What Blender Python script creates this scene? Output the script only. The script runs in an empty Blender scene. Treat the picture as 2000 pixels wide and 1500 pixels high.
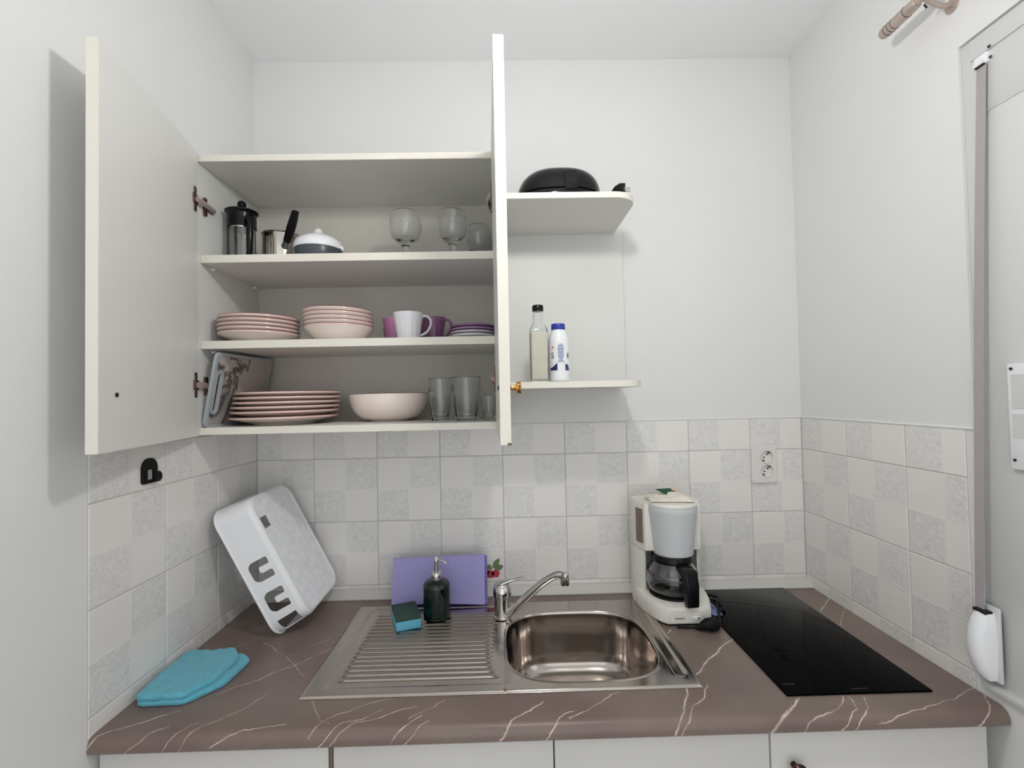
import bpy, bmesh, math, random
from mathutils import Vector, Matrix, Euler
random.seed(7)
PI = math.pi
SC = bpy.context.scene
COL = SC.collection

# ------------------------------------------------------------------ camera
cam_d = bpy.data.cameras.new('camera'); cam = bpy.data.objects.new('camera', cam_d); COL.objects.link(cam)
cam_d.sensor_fit = 'HORIZONTAL'; cam_d.sensor_width = 36.0; cam_d.lens = 36.0 * 937.889 / 2000.0
cam_d.clip_start = 0.02
FW = Vector((0.01646435, 0.99954863, 0.02512873)); RT = Vector((0.99966785, -0.01595755, -0.02023744)); UP = Vector((0.01982732, -0.02545358, 0.99947936))
cam.matrix_world = Matrix(((RT.x, UP.x, -FW.x, 0.78848), (RT.y, UP.y, -FW.y, -1.54211), (RT.z, UP.z, -FW.z, 1.50245), (0, 0, 0, 1)))
SC.camera = cam

# ------------------------------------------------------------------ world, exposure
world = bpy.data.worlds.new('world'); SC.world = world; world.use_nodes = True
WB = world.node_tree.nodes['Background']; WB.inputs[0].default_value = (0.96, 0.985, 1.0, 1); WB.inputs[1].default_value = 1.06
SC.view_settings.view_transform = 'Standard'; SC.view_settings.look = 'None'; SC.view_settings.gamma = 1.0
SC.view_settings.use_curve_mapping = False
SC.view_settings.exposure = 0.32
LAMP_POS = (0.92, -0.96, 2.17); LAMP_STRENGTH = 132.0; LAMP_R = 0.042

# ------------------------------------------------------------------ helpers
def lin(c):
    return tuple(((v / 255) / 12.92 if v / 255 <= 0.04045 else ((v / 255 + 0.055) / 1.055) ** 2.4) for v in c)

MATS = {}
def mat(name, rgb, rough=0.5, metal=0.0, bump=None, var=None, trans=0.0, ior=1.45, coat=0.0, emit=None, spec=None, grain=None, alpha=None, sheen=0):
    """procedural principled material: rgb sRGB 0-255, bump=(scale,strength), var=(scale,amount), grain=(scale vec, amount)"""
    if name in MATS: return MATS[name]
    m = bpy.data.materials.new(name); m.use_nodes = True; MATS[name] = m
    nt = m.node_tree; N = nt.nodes; L = nt.links; b = N['Principled BSDF']
    c = lin(rgb)
    b.inputs['Base Color'].default_value = (*c, 1); b.inputs['Roughness'].default_value = rough; b.inputs['Metallic'].default_value = metal
    b.inputs['IOR'].default_value = ior
    if trans: b.inputs['Transmission Weight'].default_value = trans
    if coat: b.inputs['Coat Weight'].default_value = coat; b.inputs['Coat Roughness'].default_value = 0.08
    if spec is not None: b.inputs['Specular IOR Level'].default_value = spec
    if sheen: b.inputs['Sheen Weight'].default_value = sheen
    if emit: b.inputs['Emission Color'].default_value = (*lin(emit[0]), 1); b.inputs['Emission Strength'].default_value = emit[1]
    tc = N.new('ShaderNodeTexCoord')
    if var or grain:
        n = N.new('ShaderNodeTexNoise'); n.inputs['Detail'].default_value = 4
        if grain:
            mp = N.new('ShaderNodeMapping'); mp.inputs['Scale'].default_value = grain[0]; L.new(tc.outputs['Object'], mp.inputs[0]); L.new(mp.outputs[0], n.inputs['Vector']); n.inputs['Scale'].default_value = 1.0; amt = grain[1]
        else:
            L.new(tc.outputs['Object'], n.inputs['Vector']); n.inputs['Scale'].default_value = var[0]; amt = var[1]
        r = N.new('ShaderNodeMapRange'); r.inputs[1].default_value = 0.3; r.inputs[2].default_value = 0.7; r.inputs[3].default_value = 1 - amt; r.inputs[4].default_value = 1 + amt
        L.new(n.outputs['Fac'], r.inputs[0])
        mx = N.new('ShaderNodeVectorMath'); mx.operation = 'SCALE'; mx.inputs[0].default_value = c; L.new(r.outputs[0], mx.inputs['Scale']); L.new(mx.outputs[0], b.inputs['Base Color'])
    if bump:
        n2 = N.new('ShaderNodeTexNoise'); n2.inputs['Scale'].default_value = bump[0]; n2.inputs['Detail'].default_value = 5; L.new(tc.outputs['Object'], n2.inputs['Vector'])
        bp = N.new('ShaderNodeBump'); bp.inputs['Strength'].default_value = bump[1]; bp.inputs['Distance'].default_value = 0.002
        L.new(n2.outputs['Fac'], bp.inputs['Height']); L.new(bp.outputs[0], b.inputs['Normal'])
    return m

def finish(bm, name, smooth=35):
    bmesh.ops.recalc_face_normals(bm, faces=bm.faces)
    me = bpy.data.meshes.new(name); bm.to_mesh(me); bm.free()
    if smooth:
        me.polygons.foreach_set('use_smooth', [True] * len(me.polygons)); me.set_sharp_from_angle(angle=math.radians(smooth))
    return me

def obj(name, geo, material=None, parent=None, smooth=35, loc=None, rot=None):
    me = finish(geo, name, smooth) if isinstance(geo, bmesh.types.BMesh) else geo
    if material is not None and len(me.materials) == 0: me.materials.append(material)
    o = bpy.data.objects.new(name, me); COL.objects.link(o)
    if parent is not None: o.parent = parent
    if loc is not None: o.location = loc
    if rot is not None: o.rotation_euler = rot
    return o

def tag(o, label, cat, group=None):
    o['label'] = label; o['category'] = cat
    if group: o['group'] = group
    return o

def thing(name, label, cat, loc=(0, 0, 0), rotz=0.0, group=None):
    o = bpy.data.objects.new(name, None); COL.objects.link(o); o.location = loc; o.rotation_euler = (0, 0, rotz); o.empty_display_size = 0.05
    return tag(o, label, cat, group)

def struct(name, geo, m, parent=None, smooth=35):
    o = obj(name, geo, m, parent, smooth)
    if parent is None: o['kind'] = 'structure'
    return o

def new(): return bmesh.new()

def join(bm, other, M=None):
    vs = {}
    for v in other.verts: vs[v.index] = bm.verts.new(M @ v.co if M else v.co)
    for f in other.faces:
        try: bm.faces.new([vs[v.index] for v in f.verts])
        except ValueError: pass
    other.free(); return bm

def box(bm, x0, x1, y0, y1, z0, z1, bev=0.0, seg=2, M=None):
    t = bmesh.new(); bmesh.ops.create_cube(t, size=1.0)
    for v in t.verts: v.co = Vector(((x0 + x1) / 2 + v.co.x * (x1 - x0), (y0 + y1) / 2 + v.co.y * (y1 - y0), (z0 + z1) / 2 + v.co.z * (z1 - z0)))
    if bev: bmesh.ops.bevel(t, geom=t.edges[:], offset=bev, segments=seg, profile=0.5, affect='EDGES')
    t.verts.index_update(); return join(bm, t, M)

def lathe(bm, prof, seg=40, c=(0, 0, 0), sx=1.0, sy=1.0, flute=None, M=None):
    t = bmesh.new(); rings = []
    for r, z in prof:
        if r < 1e-6: rings.append([t.verts.new((c[0], c[1], c[2] + z))])
        else:
            ring = []
            for k in range(seg):
                a = 2 * PI * k / seg; rr = r * (flute(a, z) if flute else 1.0)
                ring.append(t.verts.new((c[0] + rr * sx * math.cos(a), c[1] + rr * sy * math.sin(a), c[2] + z)))
            rings.append(ring)
    for A, B in zip(rings[:-1], rings[1:]):
        if len(A) == 1 and len(B) == 1: continue
        for k in range(seg):
            k2 = (k + 1) % seg
            if len(A) == 1: t.faces.new((A[0], B[k], B[k2]))
            elif len(B) == 1: t.faces.new((A[k], B[0], A[k2]))
            else: t.faces.new((A[k], B[k], B[k2], A[k2]))
    t.verts.index_update(); return join(bm, t, M)

def tube(bm, pts, r, seg=12, cap=True, closed=False, flat=None, M=None):
    """round (or elliptical, flat=(a,b) factors) tube along pts"""
    t = bmesh.new(); P = [Vector(p) for p in pts]; n = len(P); R = r if isinstance(r, (list, tuple)) else [r] * n
    up = None; rings = []
    for i in range(n):
        if closed: d = (P[(i + 1) % n] - P[i - 1]).normalized()
        else: d = (P[min(i + 1, n - 1)] - P[max(i - 1, 0)]).normalized()
        if up is None:
            ref = Vector((0, 0, 1)) if abs(d.z) < 0.9 else Vector((1, 0, 0)); up = (ref - d * ref.dot(d)).normalized()
        else: up = (up - d * up.dot(d)).normalized()
        s = d.cross(up); fa, fb = flat if flat else (1, 1)
        rings.append([t.verts.new(P[i] + (up * math.cos(2 * PI * k / seg) * fa + s * math.sin(2 * PI * k / seg) * fb) * R[i]) for k in range(seg)])
    for i in range(n if closed else n - 1):
        A, B = rings[i], rings[(i + 1) % n]
        for k in range(seg): t.faces.new((A[k], A[(k + 1) % seg], B[(k + 1) % seg], B[k]))
    if cap and not closed: t.faces.new(rings[0]); t.faces.new(rings[-1][::-1])
    t.verts.index_update(); return join(bm, t, M)

def spline(pts, n=8):
    """Catmull-Rom through pts"""
    P = [Vector(p) for p in pts]; out = []
    for i in range(len(P) - 1):
        p0 = P[max(i - 1, 0)]; p1 = P[i]; p2 = P[i + 1]; p3 = P[min(i + 2, len(P) - 1)]
        for k in range(n):
            t = k / n; out.append(0.5 * ((2 * p1) + (p2 - p0) * t + (2 * p0 - 5 * p1 + 4 * p2 - p3) * t * t + (3 * p1 - p0 - 3 * p2 + p3) * t ** 3))
    out.append(P[-1]); return out

def rrect(x0, x1, y0, y1, r, n=6, corners=(1, 1, 1, 1)):
    """rounded rectangle ccw from lower-left; corners flags: ll, lr, ur, ul"""
    pts = []
    for (cx, cy, a0, sx, sy, f) in ((x0, y0, PI, 1, 1, corners[0]), (x1, y0, 1.5 * PI, -1, 1, corners[1]), (x1, y1, 0, -1, -1, corners[2]), (x0, y1, 0.5 * PI, 1, -1, corners[3])):
        if not f or r <= 0: pts.append((cx, cy)); continue
        for k in range(n + 1):
            a = a0 + k / n * PI / 2; pts.append((cx + sx * r + r * math.cos(a), cy + sy * r + r * math.sin(a)))
    return pts

def prism(bm, poly, z0, z1, bev=0.0, seg=2, M=None):
    t = bmesh.new(); A = [t.verts.new((x, y, z0)) for x, y in poly]; B = [t.verts.new((x, y, z1)) for x, y in poly]; n = len(poly)
    t.faces.new(A[::-1]); t.faces.new(B)
    for k in range(n): t.faces.new((A[k], A[(k + 1) % n], B[(k + 1) % n], B[k]))
    if bev:
        t.edges.ensure_lookup_table()
        e = [x for x in t.edges if abs(x.verts[0].co.z - x.verts[1].co.z) < 1e-7]
        bmesh.ops.bevel(t, geom=e, offset=bev, segments=seg, profile=0.5, affect='EDGES')
    t.verts.index_update(); return join(bm, t, M)

def loft(bm, loops, cap=(True, True), M=None):
    t = bmesh.new(); R = [[t.verts.new(p) for p in lp] for lp in loops]; n = len(loops[0])
    for A, B in zip(R[:-1], R[1:]):
        for k in range(n): t.faces.new((A[k], A[(k + 1) % n], B[(k + 1) % n], B[k]))
    if cap[0]: t.faces.new(R[0][::-1])
    if cap[1]: t.faces.new(R[-1])
    t.verts.index_update(); return join(bm, t, M)

def holed(bm, outer, holes, depth, M=None):
    """flat plate in local XY with holes, thickness depth in z (0..depth)"""
    cu = bpy.data.curves.new('tmp', 'CURVE'); cu.dimensions = '2D'; cu.fill_mode = 'BOTH'; cu.extrude = depth / 2
    for lp in [outer] + holes:
        s = cu.splines.new('POLY'); s.points.add(len(lp) - 1); s.use_cyclic_u = True
        for p, q in zip(s.points, lp): p.co = (q[0], q[1], 0, 1)
    o = bpy.data.objects.new('tmp', cu); COL.objects.link(o); bpy.context.view_layer.update()
    me = bpy.data.meshes.new_from_object(o.evaluated_get(bpy.context.evaluated_depsgraph_get()))
    bpy.data.objects.remove(o); bpy.data.curves.remove(cu)
    t = bmesh.new(); t.from_mesh(me); bpy.data.meshes.remove(me)
    bmesh.ops.remove_doubles(t, verts=t.verts, dist=1e-6)
    for v in t.verts: v.co.z += depth / 2
    t.verts.index_update(); return join(bm, t, M)

def text_bm(s, size, extrude=0.0002, spacing=1.0):
    cu = bpy.data.curves.new('tmp', 'FONT'); cu.body = s; cu.size = size; cu.extrude = extrude; cu.align_x = 'CENTER'; cu.align_y = 'CENTER'; cu.resolution_u = 3; cu.space_character = spacing
    o = bpy.data.objects.new('tmp', cu); COL.objects.link(o); bpy.context.view_layer.update()
    me = bpy.data.meshes.new_from_object(o.evaluated_get(bpy.context.evaluated_depsgraph_get()))
    bpy.data.objects.remove(o); bpy.data.curves.remove(cu)
    t = bmesh.new(); t.from_mesh(me); bpy.data.meshes.remove(me); return t

def xf(x, y, z, rx=0, ry=0, rz=0): return Matrix.Translation((x, y, z)) @ Euler((rx, ry, rz)).to_matrix().to_4x4()
ORD = ['lowest', 'second lowest', 'third from the bottom', 'fourth from the bottom', 'fifth from the bottom', 'topmost']

# ------------------------------------------------------------------ materials
W = 1.7475; H = 2.600; CT = 0.88
m_wall = mat('plaster', (227, 227, 226), 0.9, bump=(45, 0.25), var=(3, 0.012))
m_ceil = mat('ceiling_paint', (243, 243, 245), 0.92, bump=(60, 0.15), var=(2, 0.01))
m_floor = mat('floor_tile', (150, 138, 126), 0.5, var=(5, 0.06))
m_mel = mat('melamine', (223, 223, 220), 0.42, grain=((140, 140, 3), 0.006))
m_melh = mat('melamine_shelf', (223, 222, 217), 0.42, grain=((3, 140, 140), 0.006))
m_edge = mat('edge_band', (232, 228, 217), 0.45, var=(20, 0.015))
m_back = mat('hardboard_back', (214, 210, 202), 0.6, var=(30, 0.015))
m_door = mat('base_door_white', (216, 214, 210), 0.35, var=(6, 0.01))
m_steel = mat('brushed_steel', (184, 176, 170), 0.145, 1.0, var=(40, 0.03))
m_steelb = m_steel
m_chrome = mat('chrome', (205, 203, 202), 0.06, 1.0)
m_hinge = mat('hinge_metal', (128, 100, 96), 0.25, 1.0, var=(60, 0.1))
m_gold = mat('brass', (196, 150, 88), 0.2, 1.0, var=(50, 0.05))
m_bronze = mat('bronze_knob', (70, 48, 42), 0.2, 0.8)
m_black = mat('black_plastic', (11, 11, 14), 0.24, spec=0.3, var=(30, 0.1))
m_rubber = mat('black_rubber', (12, 12, 13), 0.55, spec=0.25)
m_hob = mat('hob_glass', (3, 3, 4), 0.03, spec=0.05)
m_glass = mat('clear_glass', (250, 252, 252), 0.0, trans=1.0, ior=1.46)
m_white = mat('white_plastic', (238, 239, 242), 0.38, var=(12, 0.008))
m_cream = mat('cream_plastic', (230, 228, 220), 0.4, var=(12, 0.01))
m_greyp = mat('grey_white_plastic', (206, 209, 211), 0.4, var=(14, 0.01))
m_dark = mat('dark_void', (30, 28, 27), 0.9)
m_pvc = mat('window_pvc', (214, 216, 215), 0.4, var=(5, 0.01))

def tile_material():
    m = bpy.data.materials.new('wall_tile'); m.use_nodes = True; nt = m.node_tree; N = nt.nodes; L = nt.links; b = N['Principled BSDF']
    uv = N.new('ShaderNodeUVMap'); sp = N.new('ShaderNodeSeparateXYZ'); L.new(uv.outputs[0], sp.inputs[0])
    def math_(op, a, bb=None, clamp=False):
        n = N.new('ShaderNodeMath'); n.operation = op; n.use_clamp = clamp
        for i, v in enumerate((a, bb)):
            if v is None: continue
            if isinstance(v, (int, float)): n.inputs[i].default_value = v
            else: L.new(v, n.inputs[i])
        return n.outputs[0]
    gu = math_('GREATER_THAN', sp.outputs[0], 0.5); gv = math_('GREATER_THAN', sp.outputs[1], 0.5)
    same = math_('COMPARE', gu, gv); same_n = same.node; same_n.inputs[2].default_value = 0.1      # lower-left and upper-right squares are patterned
    # soft seam between the squares
    du = math_('ABSOLUTE', math_('SUBTRACT', sp.outputs[0], 0.5)); dv = math_('ABSOLUTE', math_('SUBTRACT', sp.outputs[1], 0.5))
    seam = math_('MINIMUM', du, dv); seamf = math_('SUBTRACT', 1.0, math_('MULTIPLY', seam, 40.0), True)
    oi = N.new('ShaderNodeObjectInfo'); off = N.new('ShaderNodeVectorMath'); off.operation = 'ADD'
    rnd = N.new('ShaderNodeVectorMath'); rnd.operation = 'SCALE'; rnd.inputs[0].default_value = (7, 3, 0); L.new(oi.outputs['Random'], rnd.inputs['Scale'])
    L.new(uv.outputs[0], off.inputs[0]); L.new(rnd.outputs[0], off.inputs[1])
    n1 = N.new('ShaderNodeTexNoise'); n1.inputs['Scale'].default_value = 17; n1.inputs['Detail'].default_value = 3; n1.inputs['Distortion'].default_value = 1.6; L.new(off.outputs[0], n1.inputs['Vector'])
    r1 = N.new('ShaderNodeMapRange'); r1.inputs[1].default_value = 0.36; r1.inputs[2].default_value = 0.62; L.new(n1.outputs['Fac'], r1.inputs[0])
    mixp = N.new('ShaderNodeMix'); mixp.data_type = 'RGBA'; mixp.inputs[6].default_value = (*lin((217, 216, 214)), 1); mixp.inputs[7].default_value = (*lin((233, 231, 228)), 1); L.new(r1.outputs[0], mixp.inputs[0])
    mixc = N.new('ShaderNodeMix'); mixc.data_type = 'RGBA'; mixc.inputs[6].default_value = (*lin((235, 232, 228)), 1); L.new(mixp.outputs[2], mixc.inputs[7])
    fac = math_('MULTIPLY', same, math_('SUBTRACT', 1.0, seamf)); L.new(fac, mixc.inputs[0])
    # slight shade difference from tile to tile
    rr = N.new('ShaderNodeMapRange'); rr.inputs[3].default_value = 0.975; rr.inputs[4].default_value = 1.02; L.new(oi.outputs['Random'], rr.inputs[0])
    sc = N.new('ShaderNodeVectorMath'); sc.operation = 'SCALE'; L.new(mixc.outputs[2], sc.inputs[0]); L.new(rr.outputs[0], sc.inputs['Scale']); L.new(sc.outputs[0], b.inputs['Base Color'])
    bp = N.new('ShaderNodeBump'); bp.inputs['Strength'].default_value = 0.35; bp.inputs['Distance'].default_value = 0.001
    hh = math_('ADD', math_('MULTIPLY', math_('MULTIPLY', r1.outputs[0], same), 0.35), seamf); L.new(hh, bp.inputs['Height']); L.new(bp.outputs[0], b.inputs['Normal'])
    b.inputs['Roughness'].default_value = 0.33
    return m
m_tile = tile_material()
m_grout = mat('grout', (196, 191, 186), 0.9, var=(40, 0.04))

VEINS = [(1.3,[(-0.011,-0.65),(0.015,-0.609),(0.12,-0.542)]),(0.8,[(0.064,-0.646),(0.085,-0.624),(0.131,-0.593)]),(0.6,[(0.136,-0.642),(0.16,-0.606),(0.179,-0.581)]),(0.9,[(0.167,-0.642),(0.188,-0.601),(0.206,-0.582)]),(0.9,[(0.224,-0.631),(0.275,-0.607),(0.355,-0.597)]),(0.8,[(0.203,-0.585),(0.246,-0.548),(0.274,-0.496)]),(1.0,[(0.164,-0.496),(0.283,-0.387),(0.344,-0.317)]),(0.7,[(0.249,-0.348),(0.343,-0.242)]),(0.6,[(0.157,-0.277),(0.237,-0.345),(0.281,-0.383),(0.32,-0.435)]),(0.6,[(0.056,-0.33),(0.142,-0.247)]),(0.6,[(0.378,-0.527),(0.418,-0.585),(0.44,-0.597)]),(0.9,[(0.407,-0.622),(0.414,-0.607),(0.433,-0.582),(0.485,-0.548),(0.565,-0.505)]),(0.9,[(0.427,-0.64),(0.464,-0.593),(0.501,-0.585),(0.531,-0.558)]),(1.0,[(0.448,-0.638),(0.491,-0.592),(0.519,-0.59),(0.558,-0.569),(0.597,-0.554)]),(1.0,[(0.561,-0.641),(0.585,-0.61),(0.617,-0.582)]),(0.7,[(0.585,-0.641),(0.632,-0.597)]),(0.8,[(0.59,-0.592),(0.632,-0.557),(0.655,-0.537)]),(1.6,[(0.765,-0.641),(0.792,-0.604),(0.837,-0.57),(0.854,-0.553)]),(1.2,[(0.853,-0.641),(0.893,-0.592),(0.911,-0.582)]),(1.0,[(0.901,-0.602),(0.939,-0.582),(1.012,-0.525)]),(2.2,[(1.198,-0.474),(1.243,-0.425),(1.292,-0.377),(1.35,-0.326)]),(1.6,[(1.161,-0.522),(1.134,-0.576),(1.099,-0.634)]),(1.4,[(1.21,-0.514),(1.184,-0.551),(1.154,-0.577),(1.106,-0.644)]),(2.6,[(1.374,-0.563),(1.325,-0.602),(1.278,-0.645)]),(1.1,[(1.466,-0.563),(1.428,-0.600),(1.36,-0.622),(1.346,-0.64)]),(0.9,[(1.474,-0.567),(1.464,-0.600),(1.415,-0.642)]),(1.1,[(1.503,-0.568),(1.486,-0.602),(1.443,-0.642)]),(1.1,[(1.489,-0.632),(1.536,-0.617),(1.612,-0.599),(1.648,-0.588),(1.75,-0.55)]),(1.4,[(1.746,-0.575),(1.724,-0.603),(1.679,-0.643)]),(1.5,[(1.666,-0.19),(1.75,-0.103)]),(0.8,[(1.665,-0.269),(1.748,-0.176)]),(0.8,[(0.22,-0.08),(0.261,-0.04)]),(1.8,[(1.195,-0.297),(1.216,-0.271)])]
def worktop_material():
    m = bpy.data.materials.new('marbled_laminate'); m.use_nodes = True; nt = m.node_tree; N = nt.nodes; L = nt.links; b = N['Principled BSDF']
    uv = N.new('ShaderNodeUVMap')
    def vm(op, a, bb=None):
        n = N.new('ShaderNodeVectorMath'); n.operation = op
        for i, v in enumerate((a, bb)):
            if v is None: continue
            if isinstance(v, (tuple, list)): n.inputs[i].default_value = v
            else: L.new(v, n.inputs[i])
        return n
    def mt(op, a, bb, clamp=False):
        n = N.new('ShaderNodeMath'); n.operation = op; n.use_clamp = clamp
        for i, v in enumerate((a, bb)):
            if isinstance(v, (int, float)): n.inputs[i].default_value = v
            else: L.new(v, n.inputs[i])
        return n.outputs[0]
    P = uv.outputs[0]
    for sc_, amp in ((22, 0.016), (90, 0.005)):
        n = N.new('ShaderNodeTexNoise'); n.inputs['Scale'].default_value = sc_; n.inputs['Detail'].default_value = 2; L.new(uv.outputs[0], n.inputs['Vector'])
        d = vm('SUBTRACT', n.outputs['Color'], (0.5, 0.5, 0.5)).outputs[0]
        s = vm('MULTIPLY', d, (amp, amp, 0)).outputs[0]; P = vm('ADD', P, s).outputs[0]
    cur = None
    for w, pl in VEINS:
        for (ax, ay), (bx_, by_) in zip(pl[:-1], pl[1:]):
            ba = (bx_ - ax, by_ - ay, 0); inv = 1 / (ba[0] ** 2 + ba[1] ** 2)
            Pc = P
            if cur is not None:      # tiny coupling keeps the evaluation serial
                q = N.new('ShaderNodeVectorMath'); q.operation = 'MULTIPLY_ADD'; L.new(cur, q.inputs[0]); q.inputs[1].default_value = (1e-9, 1e-9, 1e-9); L.new(P, q.inputs[2]); Pc = q.outputs[0]
            pa = vm('SUBTRACT', Pc, (ax, ay, 0)).outputs[0]
            h = mt('MULTIPLY', vm('DOT_PRODUCT', pa, ba).outputs['Value'], inv, True)
            s = N.new('ShaderNodeVectorMath'); s.operation = 'SCALE'; s.inputs[0].default_value = ba; L.new(h, s.inputs['Scale'])
            d = vm('LENGTH', vm('SUBTRACT', pa, s.outputs[0]).outputs[0]).outputs['Value']
            d = mt('MULTIPLY', d, 1 / (w * 0.0011))
            cur = d if cur is None else mt('MINIMUM', cur, d)
    r = N.new('ShaderNodeMapRange'); r.interpolation_type = 'SMOOTHSTEP'; r.inputs[1].default_value = 0.45; r.inputs[2].default_value = 1.35; r.inputs[3].default_value = 1; r.inputs[4].default_value = 0; L.new(cur, r.inputs[0])
    nb = N.new('ShaderNodeTexNoise'); nb.inputs['Scale'].default_value = 28; nb.inputs['Detail'].default_value = 3; L.new(uv.outputs[0], nb.inputs['Vector'])
    rb = N.new('ShaderNodeMapRange'); rb.inputs[1].default_value = 0.33; rb.inputs[2].default_value = 0.55; rb.inputs[3].default_value = 0.2; rb.inputs[4].default_value = 0.85; L.new(nb.outputs['Fac'], rb.inputs[0])
    fac = mt('MULTIPLY', r.outputs[0], rb.outputs[0])
    n3 = N.new('ShaderNodeTexNoise'); n3.inputs['Scale'].default_value = 5; n3.inputs['Detail'].default_value = 8; L.new(uv.outputs[0], n3.inputs['Vector'])
    r3 = N.new('ShaderNodeMapRange'); r3.inputs[1].default_value = 0.35; r3.inputs[2].default_value = 0.65; L.new(n3.outputs['Fac'], r3.inputs[0])
    mb = N.new('ShaderNodeMix'); mb.data_type = 'RGBA'; mb.inputs[6].default_value = (*lin((117, 100, 95)), 1); mb.inputs[7].default_value = (*lin((131, 115, 108)), 1); L.new(r3.outputs[0], mb.inputs[0])
    mv = N.new('ShaderNodeMix'); mv.data_type = 'RGBA'; mv.inputs[7].default_value = (*lin((222, 205, 194)), 1); L.new(mb.outputs[2], mv.inputs[6]); L.new(fac, mv.inputs[0])
    L.new(mv.outputs[2], b.inputs['Base Color']); b.inputs['Roughness'].default_value = 0.36
    n4 = N.new('ShaderNodeTexNoise'); n4.inputs['Scale'].default_value = 500; L.new(uv.outputs[0], n4.inputs['Vector'])
    bp = N.new('ShaderNodeBump'); bp.inputs['Strength'].default_value = 0.12; bp.inputs['Distance'].default_value = 0.001; L.new(n4.outputs['Fac'], bp.inputs['Height']); L.new(bp.outputs[0], b.inputs['Normal'])
    return m
m_top = worktop_material()

# ------------------------------------------------------------------ room shell
YB = -2.5
WG = 0.002      # plaster sits 2 mm behind the tile faces
bm = new(); box(bm, -0.15, W + 0.25, WG, WG + 0.12, 0, H); wall_back = struct('wall_back', bm, m_wall, smooth=0)
bm = new(); box(bm, -0.12, -WG, YB, WG, 0, H); wall_left = struct('wall_left', bm, m_wall, smooth=0)
WX = W + WG
WY0, WY1, WZ0, WZ1 = -0.572, -1.55, 0.90, 2.21       # window opening in the right wall
bm = new()
box(bm, WX, WX + 0.22, WY0, WG, 0, H); box(bm, WX, WX + 0.22, YB, WY1, 0, H)
box(bm, WX, WX + 0.22, WY1, WY0, 0, WZ0); box(bm, WX, WX + 0.22, WY1, WY0, WZ1, H)
wall_right = struct('wall_right', bm, m_wall, smooth=0)
bm = new(); box(bm, -0.15, W + 0.25, YB - 0.1, 0.12, H, H + 0.1); struct('ceiling', bm, m_ceil, smooth=0)
bm = new(); box(bm, -0.15, W + 0.25, YB - 0.1, 0.12, -0.1, 0); struct('floor', bm, m_floor, smooth=0)

# grout bed and tiles ------------------------------------------------
TT = 1.414; Z1 = 1.3138; P = 0.2; J = 0.0011
ROWS = [(Z1, TT, 0.0, 0.5), (Z1 - P, Z1, 0, 1), (Z1 - 2 * P, Z1 - P, 0, 1), (CT - 0.004, Z1 - 2 * P, 0.83, 1)]
_tile_cache = {}
def tile_mesh(w, h, u0, u1, v0, v1):
    key = (round(w, 4), round(h, 4), round(u0, 3), round(v0, 3))
    if key in _tile_cache: return _tile_cache[key]
    a = w / 2 - J; c = h / 2 - J; bv = 0.0012; t = 0.006
    V = [(-a + bv, 0, -c + bv), (a - bv, 0, -c + bv), (a - bv, 0, c - bv), (-a + bv, 0, c - bv)] + [(-a, bv, -c), (a, bv, -c), (a, bv, c), (-a, bv, c)] + [(-a, t, -c), (a, t, -c), (a, t, c), (-a, t, c)]
    F = [(0, 1, 2, 3)]
    for k in range(4):
        k2 = (k + 1) % 4; F += [(k, 4 + k, 4 + k2, k2), (4 + k, 8 + k, 8 + k2, 4 + k2)]
    me = bpy.data.meshes.new('tile'); me.from_pydata(V, [], F); uvl = me.uv_layers.new(name='UVMap')
    for lp in me.loops:
        x, y, z = V[lp.vertex_index]; uvl.data[lp.index].uv = (u0 + (x / w + 0.5) * (u1 - u0), v0 + (z / h + 0.5) * (v1 - v0))
    bmx = bmesh.new(); bmx.from_mesh(me); bmesh.ops.recalc_face_normals(bmx, faces=bmx.faces)
    f0 = [f for f in bmx.faces if all(abs(v.co.y) < 1e-7 for v in f.verts)][0]
    if f0.normal.y > 0: bmesh.ops.reverse_faces(bmx, faces=bmx.faces)
    bmx.to_mesh(me); bmx.free(); me.materials.append(m_tile); _tile_cache[key] = me
    return me
def put_tile(parent, w, h, u0, u1, v0, v1, loc, rz):
    o = bpy.data.objects.new('tile', tile_mesh(w, h, u0, u1, v0, v1)); COL.objects.link(o); o.parent = parent; o.location = loc; o.rotation_euler = (0, 0, rz)
bm = new(); box(bm, 0, W, 0.0012, 0.003, 0.85, TT); obj('grout_bed', bm, m_grout, wall_back, 0)
bm = new(); box(bm, -0.003, -0.0012, -0.618, 0, 0.85, TT); obj('grout_bed', bm, m_grout, wall_left, 0)
bm = new(); box(bm, W + 0.0012, W + 0.003, -0.553, 0, 0.85, TT); obj('grout_bed', bm, m_grout, wall_right, 0)
XS = [0.0] + [0.1791 + 0.2 * k for k in range(8)] + [W]
for (z0, z1, v0, v1) in ROWS:
    for i, (a, c) in enumerate(zip(XS[:-1], XS[1:])):
        u0, u1 = (0.105, 1) if i == 0 else ((0, (c - a) / P) if i == len(XS) - 2 else (0, 1))
        put_tile(wall_back, c - a, z1 - z0, u0, u1, v0, v1, ((a + c) / 2, 0, (z0 + z1) / 2), 0)
    for (a, c, u0, u1) in ((-0.21, 0, 0, 1), (-0.41, -0.21, 0, 1), (-0.618, -0.41, 0, 1)):
        put_tile(wall_left, c - a, z1 - z0, u0, u1, v0, v1, (0, (a + c) / 2, (z0 + z1) / 2), PI / 2)
    for (a, c, u0, u1) in ((-0.2007, 0, 0, 1), (-0.4007, -0.2007, 0, 1), (-0.553, -0.4007, 0, 0.77)):
        put_tile(wall_right, c - a, z1 - z0, u0, u1, v0, v1, (W, (a + c) / 2, (z0 + z1) / 2), -PI / 2)
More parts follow.
